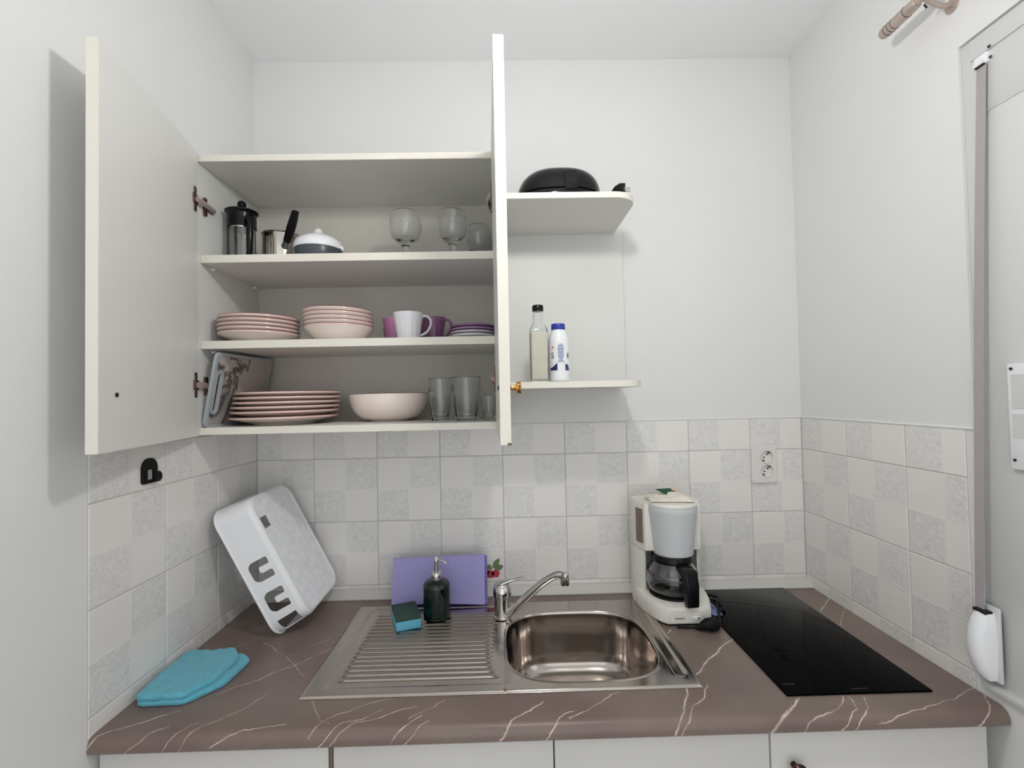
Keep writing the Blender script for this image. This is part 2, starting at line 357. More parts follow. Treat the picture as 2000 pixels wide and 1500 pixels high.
# plaster bead along the top of the tiles
bm = new()
tube(bm, [(0.001, 0.002, TT + 0.002), (W, 0.002, TT + 0.002)], 0.0035, 8)
obj('plaster_bead', bm, m_wall, wall_back)
bm = new(); tube(bm, [(W + 0.002, 0, TT + 0.002), (W + 0.002, -0.57, TT + 0.002)], 0.0035, 8); obj('plaster_bead', bm, m_wall, wall_right)

# upstand strip between worktop and back wall
m_strip = mat('upstand_plastic', (205, 204, 200), 0.35, var=(8, 0.02))
bm = new()
prof = [(0.0, 0.8805), (-0.034, 0.8805), (-0.034, 0.8835), (-0.030, 0.885), (-0.015, 0.9015), (-0.011, 0.9035), (0.0, 0.9035)]
loft(bm, [[(x, y, z) for y, z in prof] for x in (0.0, W)])
trim = struct('trim_1', bm, m_strip)
bm = new(); tube(bm, [(0.002, -0.0345, 0.8815), (W - 0.002, -0.0345, 0.8815)], 0.0018, 6); obj('sealing_lip', bm, mat('lip', (176, 168, 160), 0.4), trim)

# ------------------------------------------------------------------ window on the right wall
bm = new(); JX = WX + 0.007
box(bm, JX, JX + 0.06, WY0 - 0.165, WY0, WZ0, WZ1, 0.002); box(bm, JX, JX + 0.06, WY1, WY1 + 0.075, WZ0, WZ1, 0.002)
box(bm, JX, JX + 0.06, WY1 + 0.075, WY0 - 0.165, WZ0, WZ0 + 0.07, 0.002); win = struct('window_1', bm, m_pvc)
bm = new(); box(bm, JX - 0.004, JX + 0.10, WY1 + 0.004, WY0 - 0.020, 2.165, WZ1 - 0.003, 0.002); obj('shutter_box_lid', bm, m_pvc, win)
bm = new(); box(bm, JX - 0.002, JX + 0.10, WY1 + 0.004, WY0 - 0.026, 2.046, 2.163, 0.002); obj('shutter_box_panel', bm, m_pvc, win)
# sash as four rails round a pane
bm = new()
for (a, c, z0, z1) in ((WY0 - 0.24, WY0 - 0.167, WZ0 + 0.072, 2.044), (WY1 + 0.077, WY1 + 0.15, WZ0 + 0.072, 2.044), (WY1 + 0.15, WY0 - 0.24, WZ0 + 0.072, WZ0 + 0.145), (WY1 + 0.15, WY0 - 0.24, 1.97, 2.044)):
    box(bm, JX + 0.006, JX + 0.05, a, c, z0, z1, 0.003)
obj('sash', bm, m_pvc, win)
bm = new(); box(bm, JX + 0.03, JX + 0.036, WY1 + 0.15, WY0 - 0.24, WZ0 + 0.145, 1.97); obj('pane', bm, m_glass, win, 0)
bm = new(); box(bm, WX - 0.012, WX + 0.2, WY1, WY0 - 0.004, WZ0 - 0.001, WZ0 + 0.012, 0.003); obj('sill', bm, m_pvc, win)
# white strike fitting on the frame
fit = new(); box(fit, JX - 0.010, JX + 0.001, -0.700, -0.642, 1.345, 1.545, 0.003)
fo = obj('strike_plate', fit, m_white, win)
bm = new()
for z in (1.535, 1.363): lathe(bm, [(0, 0), (0.0028, 0), (0.0028, 0.0015), (0, 0.0015)], 12, M=xf(JX - 0.010, -0.651, z, 0, -PI / 2, 0))
obj('screw', bm, mat('screw_dark', (70, 66, 64), 0.3, 0.8), fo)
bm = new()
for z0, z1 in ((1.46, 1.524), (1.405, 1.45)): box(bm, JX - 0.0108, JX - 0.0095, -0.700, -0.650, z0, z1)
obj('recess', bm, m_pvc, fo)

# roller-shutter strap, guide and winder
t = thing('shutter_strap', 'grey woven roller shutter strap hanging beside the window frame', 'strap', (WX, -0.6, 1.04))
m_strap = mat('strap_webbing', (176, 171, 172), 0.85, bump=(900, 0.5), var=(300, 0.08))
top = Vector((WX + 0.000, -0.619, 2.139)); bot = Vector((WX - 0.016, -0.583, 1.056))
loops = []
for k in range(13):
    f = k / 12; c = top.lerp(bot, f); c.x -= 0.004 * math.sin(PI * f); w = 0.0095
    loops.append([c + Vector((-0.0006, -w, 0)) - t.location, c + Vector((-0.0006, w, 0)) - t.location, c + Vector((0.0006, w, 0)) - t.location, c + Vector((0.0006, -w, 0)) - t.location])
bm = new(); loft(bm, loops); obj('webbing', bm, m_strap, t)
bm = new(); box(bm, -0.002, 0.008, -0.032, -0.004, 1.100, 1.122, 0.003); tube(bm, [(-0.003, -0.028, 1.104), (-0.003, -0.008, 1.104)], 0.004, 12); obj('strap_guide', bm, m_white, t)
bm = new(); box(bm, -0.0045, 0.001, -0.027, -0.009, 1.0975, 1.1015, 0.0005); obj('guide_slot', bm, m_dark, t)
for yy, zz in ((-0.036, 1.106), (-0.034, 1.128)):
    bm = new(); lathe(bm, [(0, 0), (0.003, 0), (0.002, 0.0015), (0, 0.0018)], 12, M=xf(0.001, yy, zz, 0, -PI / 2, 0)); obj('screw', bm, MATS['screw_dark'], t)

t = thing('strap_winder', 'white rounded shutter strap winder box on the wall by the window', 'winder', (WX, -0.59, 0.92))
bm = new(); loops = []
for k in range(15):
    f = k / 14; z = 0.005 + f * 0.132; d = 0.012 + 0.034 * (max(0, math.sin(PI * (0.06 + 0.88 * f)))) ** 0.6; wz = 0.0175 - 0.005 * abs(2 * f - 1) ** 4
    loops.append([Vector((-d * (1 - 0.25 * (abs(u) ** 3)), u * wz, z)) for u in (-1, -0.7, -0.3, 0, 0.3, 0.7, 1)] + [Vector((0, wz, z)), Vector((0, -wz, z))])
loft(bm, loops); obj('housing', bm, m_white, t, 60)
bm = new(); box(bm, -0.008, 0.0, -0.021, 0.019, 0.002, 0.148, 0.003); obj('mounting_plate', bm, m_pvc, t)
bm = new(); box(bm, -0.026, -0.010, -0.013, 0.013, 0.134, 0.1395, 0.001); obj('strap_slot', bm, m_dark, t)

# ------------------------------------------------------------------ curtain rod bracket on the right wall
t = thing('curtain_rod', 'short brown-grey metal curtain rod end on a wall bracket', 'curtain rod', (WX, -0.60, 2.31))
m_rod = mat('rod_metal', (190, 175, 166), 0.35, 0.5, var=(40, 0.06))
d = 0.062
tip = Vector((-d, 0.146, 0.017)); e = Vector((-d, 0.052, 0.017)); far = Vector((-d, -0.25, 0.017))
bm = new(); tube(bm, [far, e + Vector((0, 0.02, 0))], 0.0085, 20); obj('pole', bm, m_rod, t)
bm = new(); tube(bm, [e + Vector((0, -0.004, 0)), e + Vector((0, 0, 0)), e + Vector((0, 0.03, 0)), tip + Vector((0, -0.008, 0)), tip + Vector((0, -0.002, 0)), tip], [0.0095, 0.0118, 0.0125, 0.0125, 0.010, 0.004], 24); fin = obj('finial', bm, m_rod, t)
for yy in (0.075, 0.108, 0.118, 0.128):
    bm = new(); c = []
    for k in range(24): c.append((-d + 0.0125 * math.cos(2 * PI * k / 24), yy, 0.017 + 0.0125 * math.sin(2 * PI * k / 24)))
    tube(bm, c, 0.0007, 6, closed=True); obj('groove_ring', bm, mat('rod_groove', (84, 66, 62), 0.4, 0.6), fin)
bm = new(); tube(bm, spline([(0, 0.035, -0.003), (-0.03, 0.033, -0.004), (-d, 0.028, 0.004)], 6), 0.0055, 14)
lathe(bm, [(0, 0), (0.016, 0), (0.015, 0.003), (0.006, 0.005), (0, 0.005)], 20, M=xf(0, 0.035, -0.003, 0, -PI / 2, 0)); obj('bracket', bm, m_rod, t)
bm = new(); tube(bm, [(-d + 0.006, 0.040, 0.004), (-d + 0.012, 0.040, -0.004)], 0.002, 8); obj('set_screw', bm, MATS['screw_dark'], t)

# ------------------------------------------------------------------ worktop
def make_worktop():
    prof = [(-0.001, 0.850, 0.03), (-0.001, 0.88, 0.0), (-0.125, 0.88, -0.125), (-0.50, 0.88, -0.50), (-0.60, 0.88, -0.60)]
    for k in range(1, 9):
        a = k / 8 * PI / 2; prof.append((-0.60 - 0.02 * math.sin(a), 0.86 + 0.02 * math.cos(a), -0.60 - 0.0314 * k / 8))
    prof += [(-0.62, 0.852, -0.6394), (-0.617, 0.849, -0.6435), (-0.60, 0.849, -0.66), (-0.001, 0.850, -1.26)]
    xs = [-0.0005, 0.002, 0.765, 1.155, W - 0.0035, W - 0.001]
    me = bpy.data.meshes.new('worktop'); V = []; U = []; F = []
    n = len(prof)
    for x in xs:
        for (y, z, v) in prof: V.append((x, y, z)); U.append((x, v))
    for i in range(len(xs) - 1):
        for k in range(n - 1):
            if xs[i] == 0.765 and (k == 2 or k == n - 2): continue       # cut-out for the basin
            F.append((i * n + k, i * n + k + 1, (i + 1) * n + k + 1, (i + 1) * n + k))
    F.append(tuple(range(n - 1, -1, -1))); F.append(tuple(range((len(xs) - 1) * n, len(xs) * n)))
    me.from_pydata(V, [], F); uvl = me.uv_layers.new(name='UVMap')
    for lp in me.loops: uvl.data[lp.index].uv = U[lp.vertex_index]
    bmx = bmesh.new(); bmx.from_mesh(me); bmesh.ops.recalc_face_normals(bmx, faces=bmx.faces); bmx.to_mesh(me); bmx.free()
    me.polygons.foreach_set('use_smooth', [True] * len(me.polygons)); me.set_sharp_from_angle(angle=math.radians(30))
    return me
wt = obj('worktop', make_worktop(), m_top)
tag(wt, 'brown marbled laminate worktop with white veins and rounded front edge', 'worktop')

# ------------------------------------------------------------------ base cabinets
edges = [(0.006, 0.4385), (0.4475, 0.8695), (0.872, 1.2895), (1.2925, 1.7195)]
names = ['leftmost white base cabinet under the worktop, below the blue cloth', 'white base cabinet under the worktop, below the draining board', 'white base cabinet under the worktop, below the sink basin', 'white base cabinet with dark round knob, under the black hob']
for i, ((a, c), lb) in enumerate(zip(edges, names)):
    t = thing('base_cabinet', lb, 'cabinet', ((a + c) / 2, -0.3, 0), group='base cabinets under the worktop')
    w2 = (c - a) / 2
    bm = new(); hgt = 0.72 if i in (1, 2) else 0.845
    box(bm, -w2, -w2 + 0.016, -0.28, 0.25, 0.1, 0.70 if i == 2 else 0.845); box(bm, w2 - 0.016, w2, -0.28, 0.25, 0.1, 0.70 if i == 1 else 0.845); box(bm, -w2 + 0.016, w2 - 0.016, -0.28, 0.25, 0.1, 0.116); box(bm, -w2 + 0.016, w2 - 0.016, 0.24, 0.25, 0.116, 0.70); box(bm, -w2 + 0.016, w2 - 0.016, -0.22, -0.2, 0.0, 0.1)
    obj('body', bm, m_mel, t)
    bm = new(); box(bm, -w2, w2, -0.300, -0.282, 0.105, 0.8415, 0.0015); dr = obj('door', bm, m_door, t)
    bm = new(); kx = -w2 + 0.043 if i in (1, 3) else w2 - 0.043
    lathe(bm, [(0, 0), (0.006, 0), (0.006, 0.010), (0.010, 0.013), (0.0145, 0.018), (0.0150, 0.022), (0.012, 0.027), (0.006, 0.029), (0, 0.0295)], 24, M=xf(kx, -0.300, 0.777 if i == 3 else 0.745, PI / 2, 0, 0)); obj('knob', bm, m_bronze, dr)
# metal joint profile between the first two cabinets
bm = new(); box(bm, 0.4400, 0.4462, -0.600, -0.584, 0.1, 0.846, 0.001); tag(obj('joint_profile', bm, mat('joint_brown', (120, 100, 90), 0.35, 0.4)), 'narrow brown metal strip between the two left base cabinets', 'trim strip')

# ------------------------------------------------------------------ sink
t = thing('sink', 'stainless steel inset sink with ribbed draining board and one basin', 'sink', (0, 0, CT))
SX0, SX1, SY0, SY1 = 0.347, 1.196, -0.521, -0.086
def sdr(x, y, x0, x1, y0, y1, r):
    qx = abs(x - (x0 + x1) / 2) - (x1 - x0) / 2 + r; qy = abs(y - (y0 + y1) / 2) - (y1 - y0) / 2 + r
    return math.hypot(max(qx, 0), max(qy, 0)) + min(max(qx, qy), 0) - r
def sm(a, b, x):
    k = max(0, min(1, (x - a) / (b - a))); return k * k * (3 - 2 * k)
BC = (0.961, -0.327); BA, BB, BN = 0.181, 0.167, 3.3
def bowl_r(x, y): return (abs((x - BC[0]) / BA) ** BN + abs((y - BC[1]) / BB) ** BN) ** (1 / BN)
def deck_h(x, y):
    e = min(x - SX0, SX1 - x, y - SY0, SY1 - y)
    h = 0.0006 + 0.0044 * sm(0, 0.004, e)
    h -= 0.0032 * sm(0.002, -0.006, sdr(x, y, SX0 + 0.040, 0.80, SY0 + 0.028, SY1 - 0.020, 0.02)) * sm(0.80, 0.77, x)
    # side channel right of the basin
    h -= 0.0040 * sm(0.003, -0.006, sdr(x, y, 1.150, 1.178, -0.485, -0.17, 0.013))
    return h
def rib_h(x, y):
    k0, k1 = -0.470, -0.142
    if not (k0 < y < k1): return 0
    ph = (y - k0) / (k1 - k0) * 17
    right = 0.768
    rr = bowl_r(x - 0.0, y)
    env = sm(0.405, 0.425, x) * sm(1.17, 1.28, rr) * sm(0.0, 0.25, min(ph, 17 - ph))
    return env * 0.0043 * (0.5 - 0.5 * math.cos(2 * PI * ph)) ** 1.2
xs = [SX0 + k * (0.775 - SX0) / 130 for k in range(131)]; xs = sorted(set(xs + [SX0 + 0.001, SX0 + 0.002, SX0 + 0.003]))
ny = 230; ys = sorted(set([SY0 + k * (SY1 - SY0) / ny for k in range(ny + 1)] + [SY0 + 0.001, SY1 - 0.001]))
V = [(x, y, deck_h(x, y) + rib_h(x, y)) for x in xs for y in ys]; nyv = len(ys)
F = [(i * nyv + j, (i + 1) * nyv + j, (i + 1) * nyv + j + 1, i * nyv + j + 1) for i in range(len(xs) - 1) for j in range(nyv - 1)]
me = bpy.data.meshes.new('drainboard'); me.from_pydata(V, [], F); me.polygons.foreach_set('use_smooth', [True] * len(me.polygons)); obj('drainboard', me, m_steel, t)
# basin half: rings from the rectangular outline to the bowl rim and down into the bowl
angs = sorted(set([2 * PI * k / 192 for k in range(192)] + [math.atan2(y - BC[1], x - BC[0]) % (2 * PI) for x in (0.775, SX1) for y in (SY0, SY1)]))
def ray_rect(a):
    ca, sa = math.cos(a), math.sin(a); ts = []
    for lim, d_, c_ in ((SX1, ca, BC[0]), (0.775, ca, BC[0]), (SY1, sa, BC[1]), (SY0, sa, BC[1])):
        if abs(d_) > 1e-9:
            k = (lim - c_) / d_
            if k > 0: ts.append(k)
    return min(ts)
def ray_bowl(a): return 1 / (abs(math.cos(a) / BA) ** BN + abs(math.sin(a) / BB) ** BN) ** (1 / BN)
loops = []
for f in [0, 0.01, 0.02, 0.035, 0.05] + [0.05 + 0.95 * k / 26 for k in range(1, 27)]:
    lp = []
    for a in angs:
        r = ray_rect(a) * (1 - f) + ray_bowl(a) * f; x = BC[0] + r * math.cos(a); y = BC[1] + r * math.sin(a)
        h = deck_h(x, y)
        br = bowl_r(x, y); h += 0.0012 * sm(1.035, 1.012, br)
        lp.append((x, y, h))
    loops.append(lp)
bowl = [(0.997, 0.0058), (0.990, 0.0040), (0.984, -0.002), (0.978, -0.012), (0.962, -0.060), (0.948, -0.100), (0.925, -0.122), (0.88, -0.139), (0.80, -0.150), (0.68, -0.1545), (0.45, -0.157), (0.2, -0.158)]
for s, z in bowl: loops.append([(BC[0] + ray_bowl(a) * s * math.cos(a), BC[1] + ray_bowl(a) * s * math.sin(a), z) for a in angs])
bm = new(); loft(bm, loops, cap=(False, True)); obj('basin', bm, m_steelb, t, 50)
bm = new(); lathe(bm, [(0.0, 0.0), (0.034, 0.0), (0.036, 0.002), (0.033, 0.004), (0.024, 0.001), (0.0, 0.001)], 32, c=(0.95, -0.43, -0.1575)); obj('drain_strainer', bm, m_chrome, t)

# ------------------------------------------------------------------ faucet
FX, FY = 0.771, -0.176
t = thing('faucet', 'chrome single lever mixer tap with a long swivel spout', 'faucet', (FX, FY, CT + 0.004))
bm = new(); lathe(bm, [(0, 0), (0.026, 0), (0.026, 0.004), (0.0225, 0.007), (0.0225, 0.052), (0.0235, 0.053), (0.0235, 0.056), (0.0225, 0.057), (0.0225, 0.060), (0.0, 0.060)], 40); obj('body', bm, m_chrome, t)
bm = new(); lathe(bm, [(0, 0.058), (0.0255, 0.058), (0.0265, 0.066), (0.0255, 0.078), (0.021, 0.089), (0.012, 0.096), (0, 0.098)], 40); obj('cap', bm, m_chrome, t)
bm = new(); tube(bm, spline([(-0.018, 0, 0.070), (-0.006, -0.001, 0.088), (0.014, -0.002, 0.098), (0.038, -0.004, 0.104), (0.060, -0.007, 0.111)], 8), [0.010 + 0.006 * math.sin(PI * min(1, (k / 32) * 1.4)) - 0.0045 * (k / 32) for k in range(33)], 18, flat=(0.55, 1.05)); obj('lever', bm, m_chrome, t)
sp = spline([(0.012, -0.012, 0.012), (0.034, -0.020, 0.030), (0.098, -0.044, 0.097), (0.132, -0.060, 0.127), (0.152, -0.070, 0.138), (0.168, -0.078, 0.137)], 8)
bm = new(); tube(bm, sp, [0.0118 - 0.0022 * k / (len(sp) - 1) for k in range(len(sp))], 18); obj('spout', bm, m_chrome, t)
bm = new(); lathe(bm, [(0, 0.018), (0.0075, 0.020), (0.0115, 0.016), (0.0118, -0.010), (0.0105, -0.013), (0.0, -0.011)], 24, c=(0.169, -0.0785, 0.126)); obj('aerator', bm, m_chrome, t)

# ------------------------------------------------------------------ hob
t = thing('hob', 'black glass two zone built-in hob set into the worktop', 'hob', (1.5, -0.294, CT))
bm = new(); box(bm, -0.149, 0.152, -0.265, 0.262, 0.0, 0.0045, 0.0015); obj('glass_plate', bm, m_hob, t)
for q in ((-0.137, -0.112, -0.232, -0.229), (-0.008, 0.028, -0.254, -0.2515)):
    bm = new(); box(bm, *q, 0.0044, 0.0047); obj('control_print', bm, mat('hob_control', (20, 20, 22), 0.2), t)
m_stk = mat('hob_sticker', (104, 124, 172), 0.3, var=(110, 0.8))
bm = new(); box(bm, -0.146, -0.118, 0.085, 0.190, 0.0044, 0.0048); obj('sticker', bm, m_stk, t, 0)

# ------------------------------------------------------------------ wall cabinet
CX0, CX1, CY, CZ0, CZ1 = 0.0015, 0.785, -0.322, 1.420, 2.132
t = thing('wall_cabinet', 'open white two door wall cabinet with dishes on its shelves', 'cabinet', (0, 0, CZ0))
def L0(o): return o
z_ = lambda z: z - CZ0
bm = new(); box(bm, CX0, 0.018, CY, -0.004, z_(CZ0), z_(CZ1), 0.0008, 1); obj('side_panel', bm, m_mel, t)
bm = new(); box(bm, 0.768, CX1, CY, -0.004, z_(CZ0), z_(CZ1), 0.0008, 1); obj('side_panel', bm, m_mel, t)
bm = new(); box(bm, 0.018, 0.768, CY, -0.004, z_(2.115), z_(CZ1), 0.0008, 1); obj('top_panel', bm, m_melh, t)
bm = new(); box(bm, 0.018, 0.768, CY, -0.004, z_(CZ0), z_(1.438), 0.0008, 1); obj('bottom_panel', bm, m_melh, t)
bm = new(); box(bm, 0.018, 0.768, -0.015, -0.011, z_(1.438), z_(2.115)); obj('back_panel', bm, m_back, t)
for zt in (1.6585, 1.879):
    bm = new(); box(bm, 0.0188, 0.7672, -0.310, -0.0155, z_(zt - 0.0205), z_(zt), 0.0008, 1); sh = obj('shelf', bm, m_melh, t)
    bm = new(); box(bm, 0.019, 0.767, -0.3106, -0.309, z_(zt - 0.020), z_(zt - 0.0005)); obj('edge_band', bm, m_edge, sh, 0)
    for yy in (-0.262, -0.050):
        bm = new(); tube(bm, [(0.018, yy, z_(zt - 0.0245)), (0.028, yy, z_(zt - 0.0245))], 0.004, 10); obj('shelf_pin', bm, m_white, sh)
for za, zb in ((CZ0 + 0.0005, 1.4375), (2.1155, CZ1 - 0.0005)):
    bm = new(); box(bm, 0.0015, CX1, CY - 0.0006, CY + 0.0004, z_(za), z_(zb)); obj('front_edge_band', bm, m_edge, t, 0)

def door(hinge, end, side):
    """door panel: inner face runs hinge->end (plan), thickness to the outside; side=+1 when outside is +X"""
    h = Vector((*hinge, 0)); d = (Vector((*end, 0)) - h); ln = d.length; d.normalize()
    n = Vector((d.y, -d.x, 0));
    if n.x * side < 0: n = -n
    M = Matrix(((d.x, n.x, 0, h.x), (d.y, n.y, 0, h.y), (0, 0, 1, 0), (0, 0, 0, 1)))
    th = 0.019; z0, z1 = z_(1.4185), z_(2.1365)
    bm = new(); box(bm, 0, ln, 0, th, z0, z1, 0.0008, 1, M=M); o = obj('door', bm, m_mel, t)
    bm = new(); box(bm, ln - 0.0004, ln + 0.0007, 0.0002, th - 0.0002, z0 + 0.0004, z1 - 0.0004, M=M); obj('edge_band', bm, m_edge, o, 0)
    bm = new(); box(bm, 0.001, ln - 0.001, 0.0003, th - 0.0003, z0 - 0.0006, z0 + 0.0004, M=M); obj('bottom_edge_band', bm, m_edge, o, 0)
    # concealed hinges: cup plate on the door, arm and mounting plate inside the cabinet
    for zz in (z_(2.011), z_(1.5455)):
        b2 = new(); box(b2, 0.010, 0.024, -0.0025, 0.0005, zz - 0.031, zz + 0.031, 0.002, 2, M=M); box(b2, 0.004, 0.030, -0.0035, 0.0005, zz - 0.012, zz + 0.012, 0.001, 2, M=M)
        hp = obj('hinge', b2, m_hinge, o)
        s = -side; ix = 0.018 if side < 0 else 0.768
        b2 = new()
        Ma = Matrix.Translation((h.x, h.y, zz)) ; ex = ix + s * 0.012
        p0 = M @ Vector((0.017, -0.003, zz)); p0.z = zz
        tube(b2, [p0 + Vector((s * 0.002, 0, 0)), Vector((ex, -0.322, zz)), Vector((ex, -0.300, zz - 0.001)), Vector((ex - s * 0.003, -0.262, zz - 0.002))], 0.0075, 4, flat=(1.0, 0.55))
        obj('hinge_arm', b2, mat('nickel', (214, 196, 192), 0.3, 0.6), hp)
        b2 = new(); box(b2, min(ix, ix + s * 0.008), max(ix, ix + s * 0.008), -0.298, -0.262, zz - 0.010, zz + 0.006, 0.002); box(b2, min(ix, ix + s * 0.006), max(ix, ix + s * 0.006), -0.300, -0.288, zz - 0.026, zz + 0.022, 0.002)
        obj('mounting_plate', b2, m_hinge, hp)
    return o, M, ln, th
dl, ML, lnL, th = door((0.0225, -0.3265), (0.1000, -0.7165), -1)
bm = new(); lathe(bm, [(0, 0), (0.0042, 0), (0.0042, 0.002), (0, 0.0024)], 16, M=ML @ xf(lnL - 0.052, 0.0, z_(1.519), PI / 2, 0, 0)); obj('knob_screw', bm, mat('screw_brown', (72, 46, 42), 0.35, 0.6), dl)
KP = [(0, 0), (0.0075, 0), (0.0075, 0.0015), (0.0048, 0.003), (0.0044, 0.009), (0.0060, 0.0105), (0.0060, 0.012), (0.0112, 0.0125), (0.0116, 0.0145), (0.0098, 0.0158), (0.0098, 0.0168), (0.0118, 0.018), (0.0112, 0.0205), (0.005, 0.0215), (0, 0.0216)]
bm = new(); lathe(bm, KP, 28, M=ML @ xf(lnL - 0.052, th, z_(1.519), -PI / 2, 0, 0)); obj('knob', bm, m_gold, dl)
dr, MR, lnR, th = door((0.7665, -0.3265), (0.7802, -0.7165), 1)
bm = new(); lathe(bm, KP, 28, M=MR @ xf(lnR - 0.038, th, z_(1.5175), -PI / 2, 0, 0)); obj('knob', bm, m_gold, dr)
bm = new(); lathe(bm, [(0, 0), (0.0042, 0), (0.0042, 0.002), (0, 0.0024)], 16, M=MR @ xf(lnR - 0.038, 0.0, z_(1.5175), PI / 2, 0, 0)); obj('knob_screw', bm, MATS['screw_brown'], dr)
# chipped lower outer corner of the right door
bm = new(); box(bm, lnR - 0.001, lnR + 0.0012, th - 0.007, th + 0.0002, z_(1.4178), z_(1.4225), 0.0008, 1, M=MR); obj('chipped_corner', bm, mat('chipboard', (120, 100, 84), 0.9, var=(300, 0.25)), dr)

# ------------------------------------------------------------------ open end shelf unit
t = thing('end_shelf_unit', 'open white end shelf unit with two rounded shelves right of the cabinet', 'shelf unit', (0.786, 0, 1.417))
bm = new(); box(bm, 0.0, 0.392, -0.0135, -0.003, -0.001, 0.617, 0.0006, 1); obj('back_panel', bm, m_mel, t)
for nm, z0, z1, xr in (('shelf', 0.601, 0.617, 0.365), ('shelf', 0.104, 0.121, 0.372)):
    bm = new(); prism(bm, rrect(0.0, xr, -0.300, -0.0138, 0.062, 10, (0, 1, 0, 0)), z0, z1, 0.0007, 1); s = obj(nm, bm, m_melh, t)
    po = rrect(0.0, xr + 0.0004, -0.3005, -0.0138, 0.0625, 10, (0, 1, 0, 0))[:-1]; pi_ = rrect(0.0, xr - 0.001, -0.299, -0.0138, 0.061, 10, (0, 1, 0, 0))[:-1]
    bm = new(); prism(bm, po + pi_[::-1], z0 + 0.0006, z1 - 0.0006); obj('edge_band', bm, m_edge, s)

# ------------------------------------------------------------------ crockery
m_pink = mat('pink_glaze', (224, 190, 182), 0.25, var=(10, 0.03), coat=0.3)
m_under = mat('cream_glaze', (242, 228, 218), 0.25, var=(10, 0.02), coat=0.3)
m_rim = mat('brown_rim', (92, 62, 56), 0.3, coat=0.3)
def dish(name, R, foot, h, label, cat, group, loc, tilt=(0, 0), bowl_shape=False, rimmat=m_rim, inmat=m_pink, outmat=m_under):
    t = thing(name, label, cat, loc, group=group)
    t.rotation_euler = (tilt[0], tilt[1], 0)
    th = 0.0035; lip = 0.0042
    if bowl_shape:
        fs = [k / 10 for k in range(1, 11)]
        if bowl_shape == 'round': side = [(foot + (R - foot) * math.sin(PI / 2 * f) ** 0.8, 0.004 + (h - 0.004) * (1 - math.cos(PI / 2 * f)) ** 0.9) for f in fs]
        else: side = [(foot + (R - foot) * f ** 0.92, 0.004 + (h - lip - 0.004) * f ** 1.15) for f in fs]
        out = [(0, 0.002), (foot - 0.004, 0.002), (foot - 0.003, 0), (foot, 0), (foot + 0.001, 0.004)] + side
    else:
        out = [(0, 0.002), (foot - 0.004, 0.002), (foot - 0.003, 0), (foot, 0), (foot + 0.002, 0.003)] + [(foot + (R - foot) * f, 0.003 + (h - lip - 0.003) * f ** 1.05) for f in (0.25, 0.5, 0.75, 1.0)]
    inn = [(max(r - 0.004, 0.001), max(z + th, 0.006)) for r, z in out[4:-1] if r < R - 0.004]
    bm = new(); lathe(bm, out, 56); obj('outside', bm, outmat, t, 50)
    zt = out[-1][1]
    bm = new(); lathe(bm, [(0, 0.006)] + inn + [(R - 0.003, h), (R - 0.0004, h), (R + 0.0002, h - 0.001), (R, zt - 0.0002)], 56); obj('inside', bm, inmat, t, 50)
    bm = new(); c = [((R - 0.0012) * math.cos(2 * PI * k / 64), (R - 0.0012) * math.sin(2 * PI * k / 64), h + 0.0002) for k in range(64)]
    tube(bm, c, 0.0012 if bowl_shape else 0.0009, 6, closed=True); obj('rim', bm, rimmat, t)
    return t
for k in range(6):
    dish('dinner_plate', 0.139, 0.078, 0.0225, '%s pink dinner plate in the tall stack beside the cutting board' % ORD[k], 'plate', 'dinner plates on the cabinet floor', (0.173 + 0.003 * k, -0.182 + 0.001 * (k % 2), 1.4382 + 0.0125 * k + (0.003 if k else 0)), (0.0, -0.008 + 0.001 * k))
for k in range(5):
    dish('side_plate', 0.101, 0.060, 0.0255, '%s small pink plate in the stack on the middle shelf' % (ORD[k] if k < 4 else 'topmost'), 'plate', 'small plates on the middle shelf', (0.1245 - 0.001 * (k % 3), -0.222, 1.6587 + 0.0106 * k), (0.0, 0.012 if k else 0.006))
for k in range(5):
    dish('soup_bowl', 0.0930, 0.058, 0.0445, '%s pink soup bowl in the stack on the middle shelf' % (ORD[k] if k < 4 else 'topmost'), 'bowl', 'soup bowls on the middle shelf', (0.332 - 0.0006 * k, -0.200, 1.6587 + 0.0110 * k), (0.0, 0.014 if k else 0.006), 'cone')
dish('serving_bowl', 0.1125, 0.054, 0.078, 'large cream serving bowl with thin brown rim on the cabinet floor', 'bowl', None, (0.453, -0.135, 1.4382), (0, -0.004), 'round', inmat=m_under)

def cup(loc, rgb, label, rotz, mname):
    t = thing('cup', label, 'cup', loc, rotz, 'fluted cups on the middle shelf')
    m = mat(mname, rgb, 0.22, var=(12, 0.02), coat=0.4)
    fl = lambda a, z: 1 - (0.028 * abs(math.sin(a * 8)) if 0.008 < z < 0.066 else 0)
    prof = [(0, 0.003), (0.024, 0.003), (0.025, 0), (0.029, 0), (0.030, 0.004), (0.0315, 0.012), (0.0345, 0.032), (0.0375, 0.052), (0.0398, 0.066), (0.0412, 0.0745), (0.0408, 0.0768), (0.0392, 0.0765), (0.0375, 0.066), (0.034, 0.045), (0.0285, 0.012), (0.02, 0.007), (0, 0.007)]
    bm = new(); lathe(bm, prof, 96, flute=fl); obj('body', bm, m, t, 60)
    bm = new(); pts = spline([(0.0355, 0, 0.066), (0.049, 0, 0.0685), (0.0605, 0, 0.058), (0.0605, 0, 0.042), (0.050, 0, 0.024), (0.032, 0, 0.0145)], 6)
    tube(bm, pts, 0.0043, 12, flat=(0.8, 1.3)); obj('handle', bm, m, t)
    return t
cup((0.529, -0.222, 1.6587), (232, 231, 236), 'white fluted cup standing in front of the purple cups', 0.0, 'white_ceramic')
cup((0.4775, -0.130, 1.6587), (196, 130, 176), 'pink fluted cup behind the white cup on its left', 2.4, 'pink_ceramic')
